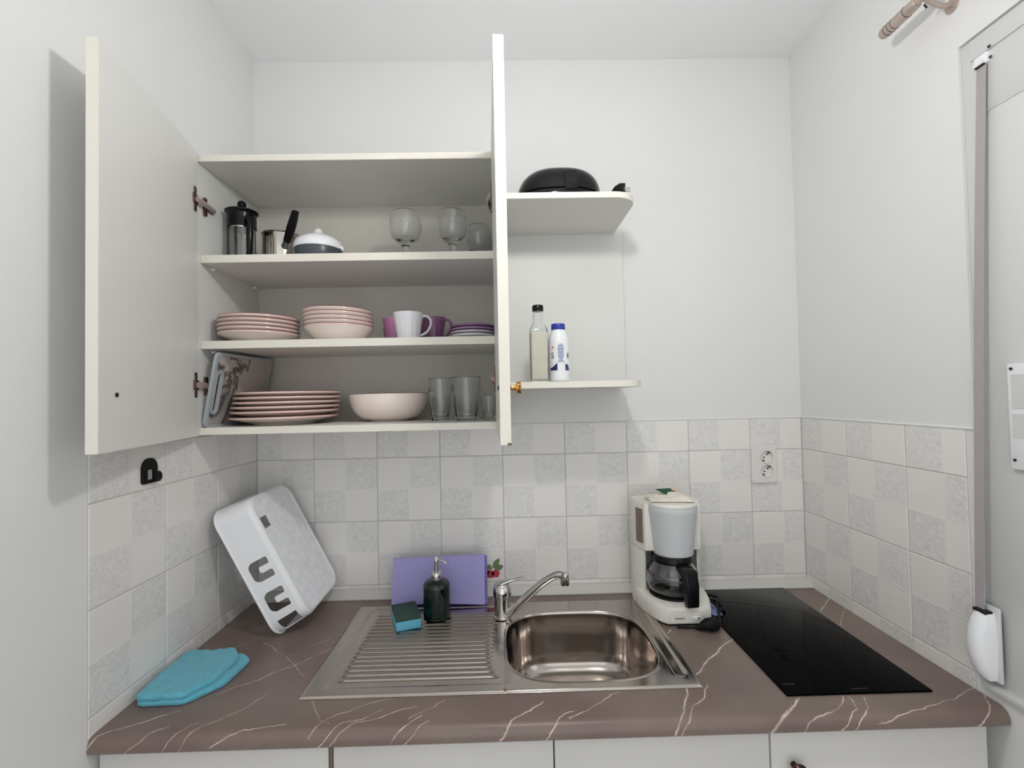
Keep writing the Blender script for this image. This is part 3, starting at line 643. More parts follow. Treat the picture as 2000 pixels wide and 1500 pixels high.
cup((0.581, -0.138, 1.6587), (142, 96, 134), 'dark purple fluted cup behind the white cup on its right', -0.35, 'purple_ceramic')
for k, (c, nm) in enumerate((((214, 212, 216), 'white'), ((190, 182, 196), 'pale grey'), ((142, 112, 150), 'mauve'), ((128, 88, 128), 'dark purple'))):
    m = mat('saucer_%s' % nm.replace(' ', '_'), c, 0.25, var=(12, 0.02), coat=0.4)
    dish('saucer', 0.0605, 0.034, 0.014, '%s saucer, %s in the stack of four by the right cabinet wall' % (nm, ORD[k] if k < 3 else 'topmost'), 'saucer', 'saucers on the middle shelf', (0.7045, -0.205, 1.6587 + 0.0088 * k), rimmat=m, inmat=m, outmat=m)

# drinking glasses -----------------------------------------------------
def tumbler(loc, R, h, label, facets=10):
    t = thing('drinking_glass', label, 'glass', loc, group='glasses on the cabinet floor')
    rb = R * 0.80
    out = [(0, 0.0015), (rb * 0.9, 0.0), (rb, 0.003), (rb * 1.01, 0.012), (R * 0.90, h * 0.60), (R * 0.965, h * 0.66), (R * 0.975, h * 0.70), (R, h - 0.001), (R - 0.0008, h)]
    inn = [(R - 0.0024, h - 0.001), (R * 0.90, h * 0.66), (R * 0.83, h * 0.58), (rb * 0.88, 0.018), (rb * 0.80, 0.012), (0, 0.011)]
    fl = lambda a, z: 1 - (0.035 * (1 - abs(math.cos(a * facets / 2)) ** 1.5) if z < h * 0.62 else 0)
    bm = new(); lathe(bm, out + inn, facets * 8, flute=fl); obj('glass_body', bm, m_glass, t, 30)
    return t
tumbler((0.6075, -0.187, 1.4382), 0.0340, 0.118, 'tall clear faceted tumbler next to the cream serving bowl')
tumbler((0.6835, -0.215, 1.4382), 0.0400, 0.1195, 'widest clear faceted tumbler, between the other two glasses')
tumbler((0.7460, -0.243, 1.4382), 0.0205, 0.068, 'short clear glass beside the right cabinet wall', 8)
def goblet(loc, R, h, label):
    t = thing('goblet', label, 'goblet', loc, group='goblets on the top shelf')
    out = [(0, 0), (R * 0.78, 0), (R * 0.80, 0.002), (R * 0.30, 0.008), (0.008, 0.013), (0.0125, 0.020), (0.0125, 0.028), (0.008, 0.035), (0.009, 0.046), (0.012, 0.052), (R * 0.55, 0.060), (R * 0.86, 0.074), (R * 0.99, 0.092), (R, 0.104), (R * 0.95, 0.122), (R * 0.85, h - 0.001), (R * 0.84, h)]
    inn = [(R * 0.81, h - 0.001), (R * 0.915, 0.121), (R * 0.955, 0.104), (R * 0.94, 0.092), (R * 0.81, 0.077), (R * 0.5, 0.066), (0, 0.062)]
    bm = new(); lathe(bm, out + inn, 64); obj('glass_body', bm, m_glass, t, 60)
goblet((0.520, -0.200, 1.8792), 0.0450, 0.143, 'round clear glass goblet, leftmost of three on the top shelf')
goblet((0.652, -0.205, 1.8792), 0.0415, 0.142, 'clear glass goblet, middle of three on the top shelf')
goblet((0.718, -0.085, 1.8792), 0.0400, 0.142, 'clear glass goblet farthest back near the right cabinet wall')

# French press ---------------------------------------------------------
t = thing('french_press', 'small black and glass coffee press in the top left cabinet corner', 'coffee press', (0.0675, -0.205, 1.8792))
bm = new(); lathe(bm, [(0, 0.004), (0.034, 0.004), (0.0345, 0.006), (0.0345, 0.140), (0.0330, 0.140), (0.0330, 0.008), (0, 0.007)], 48); obj('glass_beaker', bm, m_glass, t)
bm = new(); lathe(bm, [(0, 0), (0.0365, 0), (0.0370, 0.002), (0.0370, 0.013), (0.0355, 0.013), (0.0350, 0.004), (0, 0.003)], 48); obj('base_cup', bm, m_black, t)
bm = new(); lathe(bm, [(0.0355, 0.104), (0.0372, 0.104), (0.0372, 0.128), (0.0355, 0.128), (0.0355, 0.104)], 48)
for a in (0.9, 2.7, 4.1, 5.5): box(bm, -0.004, 0.004, -0.0012, 0.0012, 0.010, 0.108, M=Matrix.Rotation(a, 4, 'Z') @ xf(0, -0.0362, 0))
obj('frame', bm, m_black, t)
bm = new(); lathe(bm, [(0, 0.126), (0.0355, 0.126), (0.0365, 0.130), (0.0370, 0.142), (0.0425, 0.147), (0.0425, 0.150), (0.036, 0.1535), (0.018, 0.157), (0.006, 0.158), (0.0055, 0.162), (0, 0.162)], 48); ld = obj('lid', bm, m_black, t)
bm = new(); lathe(bm, [(0, 0.159), (0.006, 0.160), (0.0108, 0.165), (0.0118, 0.171), (0.0095, 0.178), (0.004, 0.182), (0, 0.1825)], 28); obj('plunger_knob', bm, m_black, ld)
bm = new(); tube(bm, [(0, 0, 0.02), (0, 0, 0.13)], 0.0018, 10); lathe(bm, [(0, 0.100), (0.031, 0.101), (0.032, 0.104), (0.031, 0.108), (0, 0.106)], 40); obj('plunger', bm, m_chrome, t)
bm = new(); a = -0.75
pts = spline([(0.036, 0, 0.118), (0.052, 0, 0.122), (0.061, 0, 0.105), (0.062, 0, 0.070), (0.057, 0, 0.035), (0.045, 0, 0.010), (0.036, 0, 0.006)], 6)
tube(bm, pts, 0.0068, 12, flat=(0.8, 1.15), M=Matrix.Rotation(a, 4, 'Z')); obj('handle', bm, m_black, t)

# saucepan -------------------------------------------------------------
t = thing('saucepan', 'small steel saucepan with black handle pointing forward on the top shelf', 'saucepan', (0.142, -0.128, 1.8792))
m_pan = mat('pan_steel', (196, 190, 182), 0.14, 1.0)
bm = new(); lathe(bm, [(0, 0), (0.049, 0), (0.052, 0.003), (0.0525, 0.010), (0.0525, 0.104), (0.0550, 0.107), (0.0545, 0.1085), (0.0515, 0.107), (0.0510, 0.012), (0.046, 0.006), (0, 0.005)], 56); obj('pot', bm, m_pan, t)
hd = Vector((0.075, -0.105, 0.050)).normalized(); h0 = Vector((0.030, -0.042, 0.066))
bm = new(); tube(bm, [h0, h0 + hd * 0.012, h0 + hd * 0.022], [0.012, 0.010, 0.0095], 14); obj('ferrule', bm, m_chrome, t)
bm = new(); pts = [h0 + hd * (0.014 + 0.118 * k / 10) + Vector((0, 0, 0.010 * (k / 10) ** 2)) for k in range(11)]
tube(bm, pts, [0.0085 + 0.0025 * math.sin(PI * k / 10) for k in range(11)], 14, flat=(0.75, 1.1)); obj('handle', bm, m_black, t)

# citrus juicer --------------------------------------------------------
t = thing('citrus_juicer', 'white domed citrus juicer on a dark grey bowl on the top shelf', 'juicer', (0.279, -0.205, 1.8792))
m_jg = mat('juicer_grey', (70, 76, 82), 0.3, var=(10, 0.05))
bm = new(); lathe(bm, [(0, 0), (0.052, 0), (0.060, 0.004), (0.0635, 0.020), (0.0640, 0.040), (0.0615, 0.050), (0.0, 0.050)], 56); obj('bowl', bm, m_jg, t)
bm = new(); lathe(bm, [(0.0635, 0.038), (0.0650, 0.042), (0.0645, 0.052), (0.060, 0.062), (0.050, 0.070), (0.036, 0.077), (0.022, 0.0815), (0.015, 0.084), (0.012, 0.092), (0.009, 0.098), (0.004, 0.101), (0, 0.1015)], 56, flute=lambda a, z: 1 - (0.05 * abs(math.sin(a * 4)) if z > 0.080 else 0)); obj('cone_lid', bm, m_white, t, 50)
bm = new(); tube(bm, [(0.062, -0.012, 0.044), (0.070, -0.014, 0.042), (0.071, -0.014, 0.034)], 0.004, 10); obj('pouring_lip', bm, m_white, t)

# cutting board --------------------------------------------------------
t = thing('cutting_board', 'grey rimmed marble print cutting board leaning inside the cabinet', 'cutting board', (0.0205, -0.312, 1.4384))
m_cb = mat('board_rim', (176, 183, 187), 0.45, var=(20, 0.02))
def marble():
    m = bpy.data.materials.new('board_marble'); m.use_nodes = True; N = m.node_tree.nodes; L = m.node_tree.links; b = N['Principled BSDF']
    tc = N.new('ShaderNodeTexCoord'); n = N.new('ShaderNodeTexNoise'); n.inputs['Scale'].default_value = 6; n.inputs['Detail'].default_value = 9; n.inputs['Distortion'].default_value = 0.6; L.new(tc.outputs['Object'], n.inputs['Vector'])
    r = N.new('ShaderNodeValToRGB'); r.color_ramp.elements[0].position = 0.465; r.color_ramp.elements[0].color = (*lin((176, 171, 167)), 1); r.color_ramp.elements[1].position = 0.53; r.color_ramp.elements[1].color = (*lin((186, 180, 174)), 1)
    e = r.color_ramp.elements.new(0.5); e.color = (*lin((70, 62, 60)), 1)
    L.new(n.outputs['Fac'], r.inputs[0]); L.new(r.outputs[0], b.inputs['Base Color']); b.inputs['Roughness'].default_value = 0.3; return m
m_mb = marble()
# board frame: u = depth (+Y), v = up along the lean, n = to the right
lean = math.atan2(0.036, 0.194); yaw = 0.045
MB_ = Matrix.Rotation(-yaw, 4, 'Z') @ Matrix(((0, math.sin(lean), math.cos(lean), 0), (1, 0, 0, 0), (0, math.cos(lean), -math.sin(lean), 0), (0, 0, 0, 1)))
BL, BH = 0.265, 0.1955
slot = rrect(0.018, 0.036, 0.040, 0.142, 0.009, 6)
bm = new(); holed(bm, rrect(0, BL, 0, BH, 0.016, 6), [rrect(0.009, BL - 0.009, 0.008, BH - 0.008, 0.010, 6)], 0.008, M=MB_); holed(bm, rrect(0.012, 0.042, 0.034, 0.148, 0.0149, 8), [slot], 0.008, M=MB_); obj('rim', bm, m_cb, t)
bm = new(); holed(bm, rrect(0.005, BL - 0.005, 0.005, BH - 0.005, 0.011, 6), [rrect(0.014, 0.040, 0.036, 0.146, 0.013, 8)], 0.005, M=MB_ @ xf(0, 0, 0.0015)); obj('panel', bm, m_mb, t)

# ------------------------------------------------------------------ things on the end shelves
t = thing('sandwich_maker', 'glossy black domed appliance lying on the upper end shelf', 'appliance', (0.955, -0.165, 2.0342))
m_app = mat('glossy_black', (14, 15, 20), 0.16, spec=0.35)
bm = new(); loops = []
for k in range(13):
    a = k / 12 * PI / 2; s = math.cos(a) ** 0.55 if k < 12 else 0.03; z = 0.028 + 0.078 * math.sin(a)
    loops.append([(0.120 * s * math.copysign(abs(math.cos(q)) ** 0.8, math.cos(q)) + 0.004 * k / 12, 0.105 * s * math.copysign(abs(math.sin(q)) ** 0.8, math.sin(q)), z) for q in [2 * PI * j / 64 for j in range(64)]])
loft(bm, loops); obj('upper_shell', bm, m_app, t, 50)
bm = new(); loops = []
for s, z in ((0.90, 0.0), (0.98, 0.006), (1.0, 0.016), (0.985, 0.025)):
    loops.append([(0.120 * s * math.copysign(abs(math.cos(q)) ** 0.8, math.cos(q)), 0.105 * s * math.copysign(abs(math.sin(q)) ** 0.8, math.sin(q)), z) for q in [2 * PI * j / 64 for j in range(64)]])
loft(bm, loops); obj('lower_shell', bm, m_app, t, 50)
bm = new(); loops = []
for x in (0.008, 0.040):
    loops.append([(x, -0.104, 0.020), (x, -0.1075, 0.022), (x, -0.1085, 0.050), (x, -0.1010, 0.074), (x, -0.094, 0.074), (x, -0.098, 0.050)])
loft(bm, loops); obj('latch', bm, m_app, t, 40)
bm = new(); lathe(bm, [(0, 0), (0.006, 0), (0.007, 0.004), (0, 0.006)], 16, M=xf(-0.096, -0.058, 0.030, PI / 2 + 0.3, 0, -0.9)); obj('indicator', bm, mat('indicator', (120, 120, 126), 0.3), t)
bm = new(); tube(bm, spline([(0.112, 0.0, 0.010), (0.128, -0.040, 0.006), (0.134, -0.078, 0.010), (0.142, -0.092, 0.016)], 6), 0.0032, 8); obj('power_cord', bm, m_rubber, t)
bm = new(); tube(bm, [(0.136, -0.086, 0.012), (0.148, -0.094, 0.019), (0.157, -0.098, 0.020), (0.168, -0.102, 0.018)], [0.005, 0.012, 0.0165, 0.0165], 16); pg = obj('power_plug', bm, m_rubber, t)
for dx in (-0.0085, 0.0085):
    bm = new(); tube(bm, [(0.166 + dx * 0.3, -0.101 + dx, 0.018), (0.183 + dx * 0.3, -0.107 + dx, 0.016)], 0.0022, 8); obj('pin', bm, m_chrome, pg)

t = thing('glass_bottle', 'square clear glass bottle of pale liquid with black screw cap', 'bottle', (0.8835, -0.250, 1.5382), 0.03)
def sq(r, z, rad): return [(x, y, z) for x, y in rrect(-r, r, -r, r, rad, 6)]
def ci(r, z): # circle with the same point count/order as sq (28 points)
    pts = []
    for a0 in (PI, 1.5 * PI, 0, 0.5 * PI):
        for k in range(7): pts.append((r * math.cos(a0 + k / 6 * PI / 2 * 0.999), r * math.sin(a0 + k / 6 * PI / 2 * 0.999), z))
    return pts
bm = new(); loft(bm, [sq(0.022, 0, 0.006), sq(0.0240, 0.003, 0.007), sq(0.0242, 0.134, 0.007), sq(0.0225, 0.144, 0.012), ci(0.0185, 0.153), ci(0.0148, 0.162), ci(0.0137, 0.172), ci(0.0137, 0.192), ci(0.0120, 0.192), ci(0.0120, 0.172), ci(0.0130, 0.162), ci(0.0165, 0.153), sq(0.0205, 0.144, 0.010), sq(0.0222, 0.134, 0.005), sq(0.0222, 0.006, 0.005), sq(0.018, 0.005, 0.005)], cap=(True, True)); obj('glass_body', bm, m_glass, t, 40)
m_vin = mat('pale_liquid', (250, 242, 220), 0.25, var=(8, 0.02))
bm = new(); loft(bm, [sq(0.0205, 0.0062, 0.005), sq(0.0220, 0.008, 0.005), sq(0.0220, 0.132, 0.005)]); obj('liquid', bm, m_vin, t, 40)
bm = new(); lathe(bm, [(0, 0.191), (0.0148, 0.191), (0.0153, 0.193), (0.0153, 0.205), (0.0140, 0.2075), (0, 0.2078)], 40, flute=lambda a, z: 1 - 0.012 * abs(math.sin(a * 20))); obj('cap', bm, m_black, t)

t = thing('salt_bottle', 'white plastic bottle with blue lid and printed label beside the glass bottle', 'bottle', (0.939, -0.236, 1.5382))
m_salt = mat('milky_plastic', (236, 238, 240), 0.35, var=(20, 0.01))
RB = 0.0286
bm = new(); lathe(bm, [(0, 0.001), (0.022, 0.0), (0.0275, 0.003), (0.0284, 0.010), (0.0276, 0.026), (RB, 0.032), (RB, 0.104), (0.0275, 0.116), (0.0245, 0.127), (0.0195, 0.137), (0.0178, 0.141), (0.0178, 0.146), (0, 0.146)], 56); obj('body', bm, m_salt, t)
bm = new(); lathe(bm, [(0, 0.142), (0.0188, 0.142), (0.0190, 0.143), (0.0190, 0.1555), (0.0180, 0.158), (0, 0.1585)], 48); obj('lid', bm, mat('blue_lid', (40, 58, 158), 0.35, var=(20, 0.03)), t)
def wrap(bmx, ang, z, R=RB + 0.0004, flip=False):
    for v in bmx.verts:
        a = ang + v.co.x / R; r = R + abs(v.co.z); v.co = Vector((r * math.sin(a), -r * math.cos(a), z + v.co.y))
    return bmx
m_navy = mat('navy_print', (34, 44, 96), 0.4); m_bprint = mat('blue_print', (92, 112, 172), 0.4); m_rprint = mat('red_print', (222, 118, 112), 0.4)
FA = 0.09   # the bottle faces the camera with its back label
def wpatch(pts, ang, z, m, nm):
    b2 = new(); vs = [b2.verts.new((x, y, 0)) for x, y in pts]; b2.faces.new(vs)
    bmesh.ops.triangulate(b2, faces=b2.faces[:]); bmesh.ops.subdivide_edges(b2, edges=b2.edges[:], cuts=3, use_grid_fill=True)
    wrap(b2, ang, z, RB + 0.0003); obj(nm, b2, m, t)
for k, (w, zz) in enumerate([(0.010, 0.1005), (0.015, 0.0965), (0.016, 0.0925), (0.018, 0.0885), (0.018, 0.0845), (0.016, 0.0805), (0.017, 0.0765), (0.016, 0.0725), (0.017, 0.0685), (0.013, 0.0645), (0.011, 0.0605), (0.014, 0.0565)]):
    wpatch([(-w / 2, -0.0011), (w / 2, -0.0011), (w / 2, 0.0011), (-w / 2, 0.0011)], FA, zz, m_rprint if k == 0 else m_bprint, 'label_print')
wpatch([(-0.011, -0.0005), (0.011, -0.0005), (0.011, 0.0005), (-0.011, 0.0005)], FA, 0.0525, m_navy, 'label_print')
wpatch([(-0.032, 0), (-0.010, 0), (-0.010, 0.020), (-0.022, 0.010), (-0.032, 0.006)], FA, 0.0305, m_navy, 'label_shape')
wpatch([(0.0125, 0), (0.030, 0), (0.026, 0.011), (0.019, 0.0165), (0.0125, 0.0175)], FA, 0.0305, m_navy, 'label_shape')
for yy in (0.0058, 0.0105): wpatch([(0.012, yy), (0.029, yy - 0.0005), (0.029, yy + 0.0005), (0.012, yy + 0.001)], FA + 0.001, 0.0307, m_salt, 'label_stripe')
wpatch([(-0.0022 * math.cos(2 * PI * k / 10) * (1 if k % 2 else 2.4), 0.0022 * math.sin(2 * PI * k / 10) * (1 if k % 2 else 2.4)) for k in range(10)], FA - 0.78, 0.092, m_rprint, 'label_star')
obj('lettering', wrap(text_bm('S', 0.022), FA - 0.80, 0.0695), m_navy, t)
obj('lettering', wrap(text_bm('K', 0.022), FA + 0.86, 0.0695), m_navy, t)

# ------------------------------------------------------------------ wall hook, socket, sticker
t = thing('wall_hook', 'black plastic adhesive hook stuck on the left wall tiles', 'hook', (0.0, -0.463, 1.353))
MH = Matrix(((0, 0, 1, 0), (1, 0, 0, 0), (0, 1, 0, 0), (0, 0, 0, 1)))   # local x->world Y, y->world Z, z->world X
def dshape(w, h0, h1, n=14):
    pts = [(-w + 0.004, h0), (w - 0.004, h0), (w, h0 + 0.004)]
    for k in range(n + 1): a = PI * k / n; pts.append((w * math.cos(a), h1 - w + w * math.sin(a)))
    return pts + [(-w, h0 + 0.004)]
hole = rrect(-0.008, 0.009, -0.019, 0.004, 0.002, 3)
bm = new(); holed(bm, dshape(0.0225, -0.026, 0.029), [hole], 0.005, M=MH @ xf(-0.003, 0, 0.0003)); obj('plate', bm, m_rubber, t)
bm = new(); box(bm, -0.0115, 0.0065, -0.019, 0.005, 0.0003, 0.0022, 0.0004, 1, M=MH); obj('adhesive_pad', bm, mat('pad_grey', (170, 168, 164), 0.7, var=(120, 0.2)), t)
bm = new(); loops = []
for (dx, zz, w) in ((0.003, -0.022, 0.009), (0.009, -0.0225, 0.009), (0.0135, -0.017, 0.0085), (0.015, -0.010, 0.0075), (0.0155, -0.004, 0.005)):
    loops.append([MH @ Vector((x, zz + dz, dx + dq)) for x, dz, dq in ((-w + 0.010, -0.0025, 0.002), (w + 0.010, -0.0025, 0.002), (w + 0.010, 0.0025, -0.002), (-w + 0.010, 0.0025, -0.002))])
loft(bm, loops); obj('prong', bm, m_rubber, t)

t = thing('wall_socket', 'white double wall socket on the tiles above the hob', 'socket', (1.6155, 0.0, 1.270))
m_sock = mat('socket_white', (228, 226, 222), 0.35, var=(10, 0.01))
MS = Matrix(((1, 0, 0, 0), (0, 0, -1, 0), (0, 1, 0, 0), (0, 0, 0, 1)))   # local z -> world -Y
holes = [[(0.0095 + 0.0198 * math.cos(2 * PI * k / 32), zc + 0.0198 * math.sin(2 * PI * k / 32)) for k in range(32)] for zc in (0.0215, -0.0235)]
bm = new(); holed(bm, rrect(-0.039, 0.039, -0.060, 0.061, 0.004, 5), holes, 0.011, M=MS @ xf(0, 0, -0.0)); obj('plate', bm, m_sock, t)
for zc in (0.0215, -0.0235):
    bm = new(); lathe(bm, [(0.0215, 0.0115), (0.0215, 0.0130), (0.0198, 0.0130), (0.0186, 0.004), (0.0, 0.0035)], 40, M=MS @ xf(0.0095, zc, 0)); s = obj('outlet', bm, m_sock, t)
    bm = new()
    for dx, dz in ((-0.0068, -0.0068), (0.0068, 0.0068)): lathe(bm, [(0, 0.0036), (0.0024, 0.0036), (0.0024, 0.0042), (0, 0.0042)], 14, M=MS @ xf(0.0095 + dx * 0.7, zc + dz * 0.7 + 0.002, 0))
    obj('pin_hole', bm, m_dark, s)
    bm = new()
    for dx, dz in ((-0.009, -0.012), (0.009, 0.012)): box(bm, 0.0095 + dx - 0.003, 0.0095 + dx + 0.003, -0.0095, -0.0035, zc + dz - 0.0018, zc + dz + 0.0018, M=None)
    obj('earth_clip', bm, mat('clip_metal', (90, 84, 80), 0.3, 0.9), s)

t = thing('berry_sticker', 'small red berries and green leaves sticker on the back wall tiles', 'sticker', (0.745, -0.0002, 0.950))
m_red = mat('berry_red', (186, 66, 78), 0.4, var=(260, 0.22)); m_leaf = mat('leaf_green', (112, 140, 92), 0.4, var=(160, 0.25)); m_ol = mat('sticker_dark', (46, 48, 34), 0.4)
def flat(pts, th=0.0004, off=0.0):
    b2 = new(); prism(b2, pts, off, off + th, M=MS); return b2
def blob(cx, cy, r, n=22, w=0.08): return [(cx + r * (1 + w * math.sin(5 * a)) * math.cos(a), cy + r * (1 + w * math.sin(5 * a)) * math.sin(a)) for a in [2 * PI * k / n for k in range(n)]]
def leaf(x0, y0, x1, y1, w, n=9):
    d = Vector((x1 - x0, y1 - y0)); nn = Vector((-d.y, d.x)).normalized(); A = []; B = []
    for k in range(n + 1):
        f = k / n; p = Vector((x0, y0)) + d * f; s = w * math.sin(PI * f) ** 0.8
        A.append((p + nn * s)[:]); B.append((p - nn * s)[:])
    return A + B[::-1][1:-1]
for cx, cy, r in ((-0.013, -0.012, 0.0125), (0.005, -0.010, 0.0125), (-0.026, -0.006, 0.010)):
    obj('berry', flat(blob(cx, cy, r)), m_red, t, 0)
for (a, b_, c, d_, w) in ((-0.004, 0.006, 0.017, 0.037, 0.0065), (0.002, 0.004, 0.029, 0.013, 0.0075), (-0.006, 0.004, -0.026, 0.016, 0.0065), (-0.022, 0.004, -0.034, 0.028, 0.005)):
    obj('leaf', flat(leaf(a, b_, c, d_, w + 0.0014), 0.0003), m_ol, t, 0); obj('leaf', flat(leaf(a * 0.96 + c * 0.04, b_ * 0.96 + d_ * 0.04, c * 0.93 + a * 0.07, d_ * 0.93 + b_ * 0.07, w), 0.0006), m_leaf, t, 0)

# ------------------------------------------------------------------ purple cloth, soap, sponge
m_pur = mat('purple_cloth', (168, 162, 216), 0.9, bump=(260, 0.35), var=(8, 0.03), sheen=0.2)
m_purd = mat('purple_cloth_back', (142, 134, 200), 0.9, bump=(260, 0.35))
t = thing('sponge_cloth', 'folded purple sponge cloth standing against the back wall', 'cloth', (0.58, -0.07, CT + 0.001))
def sheet(x0, x1, path, th, wav, n=16):
    """path = list of (y,z); swept along x with a little wave"""
    b2 = new(); loops = []
    for i in range(n + 1):
        x = x0 + (x1 - x0) * i / n; f = i / n; dy = wav * math.sin(f * 5.0)
        up = []; dn = []
        for k, (y, z) in enumerate(path):
            p0 = path[max(k - 1, 0)]; p1 = path[min(k + 1, len(path) - 1)]; d = Vector((p1[0] - p0[0], p1[1] - p0[1])).normalized(); nn = Vector((-d.y, d.x))
            zz = z + (0.004 * math.sin(f * 3.3) if z < 0.02 else 0) + (f - 0.5) * 0.006 * (1 if z > 0.1 else 0)
            up.append((x, y + nn.x * th / 2 + dy * (1 - z / 0.14), zz + nn.y * th / 2)); dn.append((x, y - nn.x * th / 2 + dy * (1 - z / 0.14), zz - nn.y * th / 2))
        loops.append(up + dn[::-1])
    loft(b2, loops); return b2
obj('front_fold', sheet(-0.1375, 0.1385, [(-0.030, 0.007), (-0.0225, 0.05), (-0.010, 0.10), (0.000, 0.130), (0.004, 0.1365), (0.009, 0.1375), (0.012, 0.133)], 0.003, 0.0035), m_pur, t, 60)
obj('back_fold', sheet(-0.1350, 0.1455, [(0.013, 0.133), (0.0145, 0.10), (0.013, 0.05), (0.006, 0.012), (-0.004, 0.002), (-0.020, 0.001)], 0.003, 0.002), m_purd, t, 60)

t = thing('soap_dispenser', 'dark green soap dispenser with chrome pump on the draining board', 'soap dispenser', (0.5865, -0.168, CT + 0.0048))
m_bot = mat('green_glass', (8, 30, 25), 0.1, coat=0.3)
bm = new(); lathe(bm, [(0, 0.002), (0.033, 0.0), (0.0372, 0.003), (0.0376, 0.008), (0.0376, 0.086), (0.0365, 0.094), (0.031, 0.101), (0.022, 0.105), (0.0135, 0.107), (0.0130, 0.110), (0, 0.110)], 56); obj('bottle', bm, m_bot, t)
bm = new(); lathe(bm, [(0, 0.105), (0.0150, 0.105), (0.0155, 0.107), (0.0155, 0.122), (0.0145, 0.125), (0.006, 0.127), (0.0055, 0.146), (0.0062, 0.148), (0.0064, 0.166), (0.0055, 0.168), (0, 0.1682)], 40); obj('pump', bm, m_chrome, t)
bm = new(); tube(bm, spline([(0.002, 0, 0.160), (0.014, -0.004, 0.158), (0.024, -0.007, 0.155), (0.0275, -0.008, 0.150)], 5), [0.0042 - 0.0015 * k / 15 for k in range(16)], 12); obj('nozzle', bm, m_chrome, t)

t = thing('sponge', 'blue sponge with dark green scouring side on the draining board', 'sponge', (0.5045, -0.1985, CT + 0.0062), math.atan2(0.019, 0.052))
bm = new(); box(bm, -0.032, 0.034, -0.050, 0.048, 0.0, 0.025, 0.003, 2); obj('foam', bm, mat('blue_foam', (110, 190, 220), 0.9, bump=(500, 0.8), var=(200, 0.08)), t)
bm = new(); box(bm, -0.0325, 0.0345, -0.0505, 0.0485, 0.0245, 0.034, 0.002, 2); obj('scouring_pad', bm, mat('green_scourer', (60, 86, 78), 0.95, bump=(700, 1.0), var=(300, 0.25)), t)

# ------------------------------------------------------------------ folded blue cloth
t = thing('folded_cloth', 'folded turquoise dishcloth lying at the left end of the worktop', 'cloth', (0.08, -0.43, CT + 0.0005))
m_teal = mat('turquoise_cloth', (98, 182, 203), 0.95, bump=(420, 0.9), var=(60, 0.06), sheen=0.3)
def cushion(poly, z0, h, n=9, soft=0.018, seedv=0):
    """soft folded pad over a polygon: concentric rings, rounded edges, gentle lumps"""
    c = Vector((sum(p[0] for p in poly) / len(poly), sum(p[1] for p in poly) / len(poly)))
    dense = []
    for a, b_ in zip(poly, poly[1:] + poly[:1]):
        for k in range(8): dense.append(Vector(a).lerp(Vector(b_), k / 8))
    for it in range(1): dense = [(dense[i - 1] + dense[i] * 2 + dense[(i + 1) % len(dense)]) / 4 for i in range(len(dense))]
    b2 = new(); loops = []
    def lump(p): return 0.0016 * math.sin(p.x * 95 + seedv) * math.cos(p.y * 70 + seedv) + 0.001 * math.sin(p.x * 210 + p.y * 160)
    for s, zf in ((0.97, 0.0), (0.995, 0.22), (1.0, 0.5), (0.99, 0.8), (0.96, 0.96), (0.9, 1.0)): loops.append([(*(c + (p - c) * s), z0 + h * zf + (lump(p) if zf > 0.7 else 0)) for p in dense])
    for s in (0.75, 0.55, 0.35, 0.15): loops.append([(*(c + (p - c) * s), z0 + h * 1.0 + lump(c + (p - c) * s)) for p in dense])
    loft(b2, loops); return b2
o_ = Vector((0.08, -0.43))
def rel(pts): return [(x - o_.x, y - o_.y) for x, y in pts]
obj('lower_layer', cushion(rel([(0.021, -0.532), (0.118, -0.530), (0.166, -0.466), (0.172, -0.372), (0.135, -0.345), (0.090, -0.352), (0.010, -0.360), (0.008, -0.45)]), 0.0, 0.012, seedv=1), m_teal, t, 60)
obj('upper_layer', cushion(rel([(0.018, -0.531), (0.113, -0.529), (0.147, -0.470), (0.150, -0.380), (0.118, -0.338), (0.082, -0.352), (0.052, -0.346), (0.010, -0.350), (0.009, -0.45)]), 0.0105, 0.013, seedv=4), m_teal, t, 60)

# ------------------------------------------------------------------ dish rack
RO = Vector((0.184, -0.2640, 0.8835)); A_ = Vector((0.021, -0.271, 1.198)); Fz = Vector((0.181, -0.020, 0.894))
ea = (A_ - Vector((0.180, -0.2604, 0.8855))).normalized(); ew = (Fz - Vector((0.180, -0.2604, 0.8855))); ew = (ew - ea * ew.dot(ea)).normalized(); eh = ea.cross(ew)
if eh.x < 0: eh = -eh
t = thing('dish_rack', 'white plastic dish drainer tipped on its side against the left wall', 'dish rack', (0, 0, 0))
t.matrix_world = Matrix(((ea.x, ew.x, eh.x, RO.x), (ea.y, ew.y, eh.y, RO.y), (ea.z, ew.z, eh.z, RO.z), (0, 0, 0, 1)))
# local: x along length, y across (near -> far), z from rim (0) to base
RL, RW, RH, INS, RR = 0.364, 0.246, 0.095, 0.007, 0.040
def rk(z, off=0.0):
    i = INS * z / RH; r = RR - 0.3 * i
    return rrect(i + off, RL - i - off, i + off, RW - i - off, r, 8)
NB = 8
# walls without the near straight side (that one is a plate with slots)
def wall_loops(off):
    out = []
    for z in (0.0, 0.020, 0.074, RH - 0.010): out.append([(x, y, z) for x, y in rk(z, off)])
    out.append([(x, y, RH - 0.003) for x, y in rk(RH, off + 0.002)]); out.append([(x, y, RH) for x, y in rk(RH, off + 0.006)])
    return out
tb = bmesh.new(); R = [[tb.verts.new(p) for p in lp] for lp in wall_loops(0.0)]; npt = len(R[0])
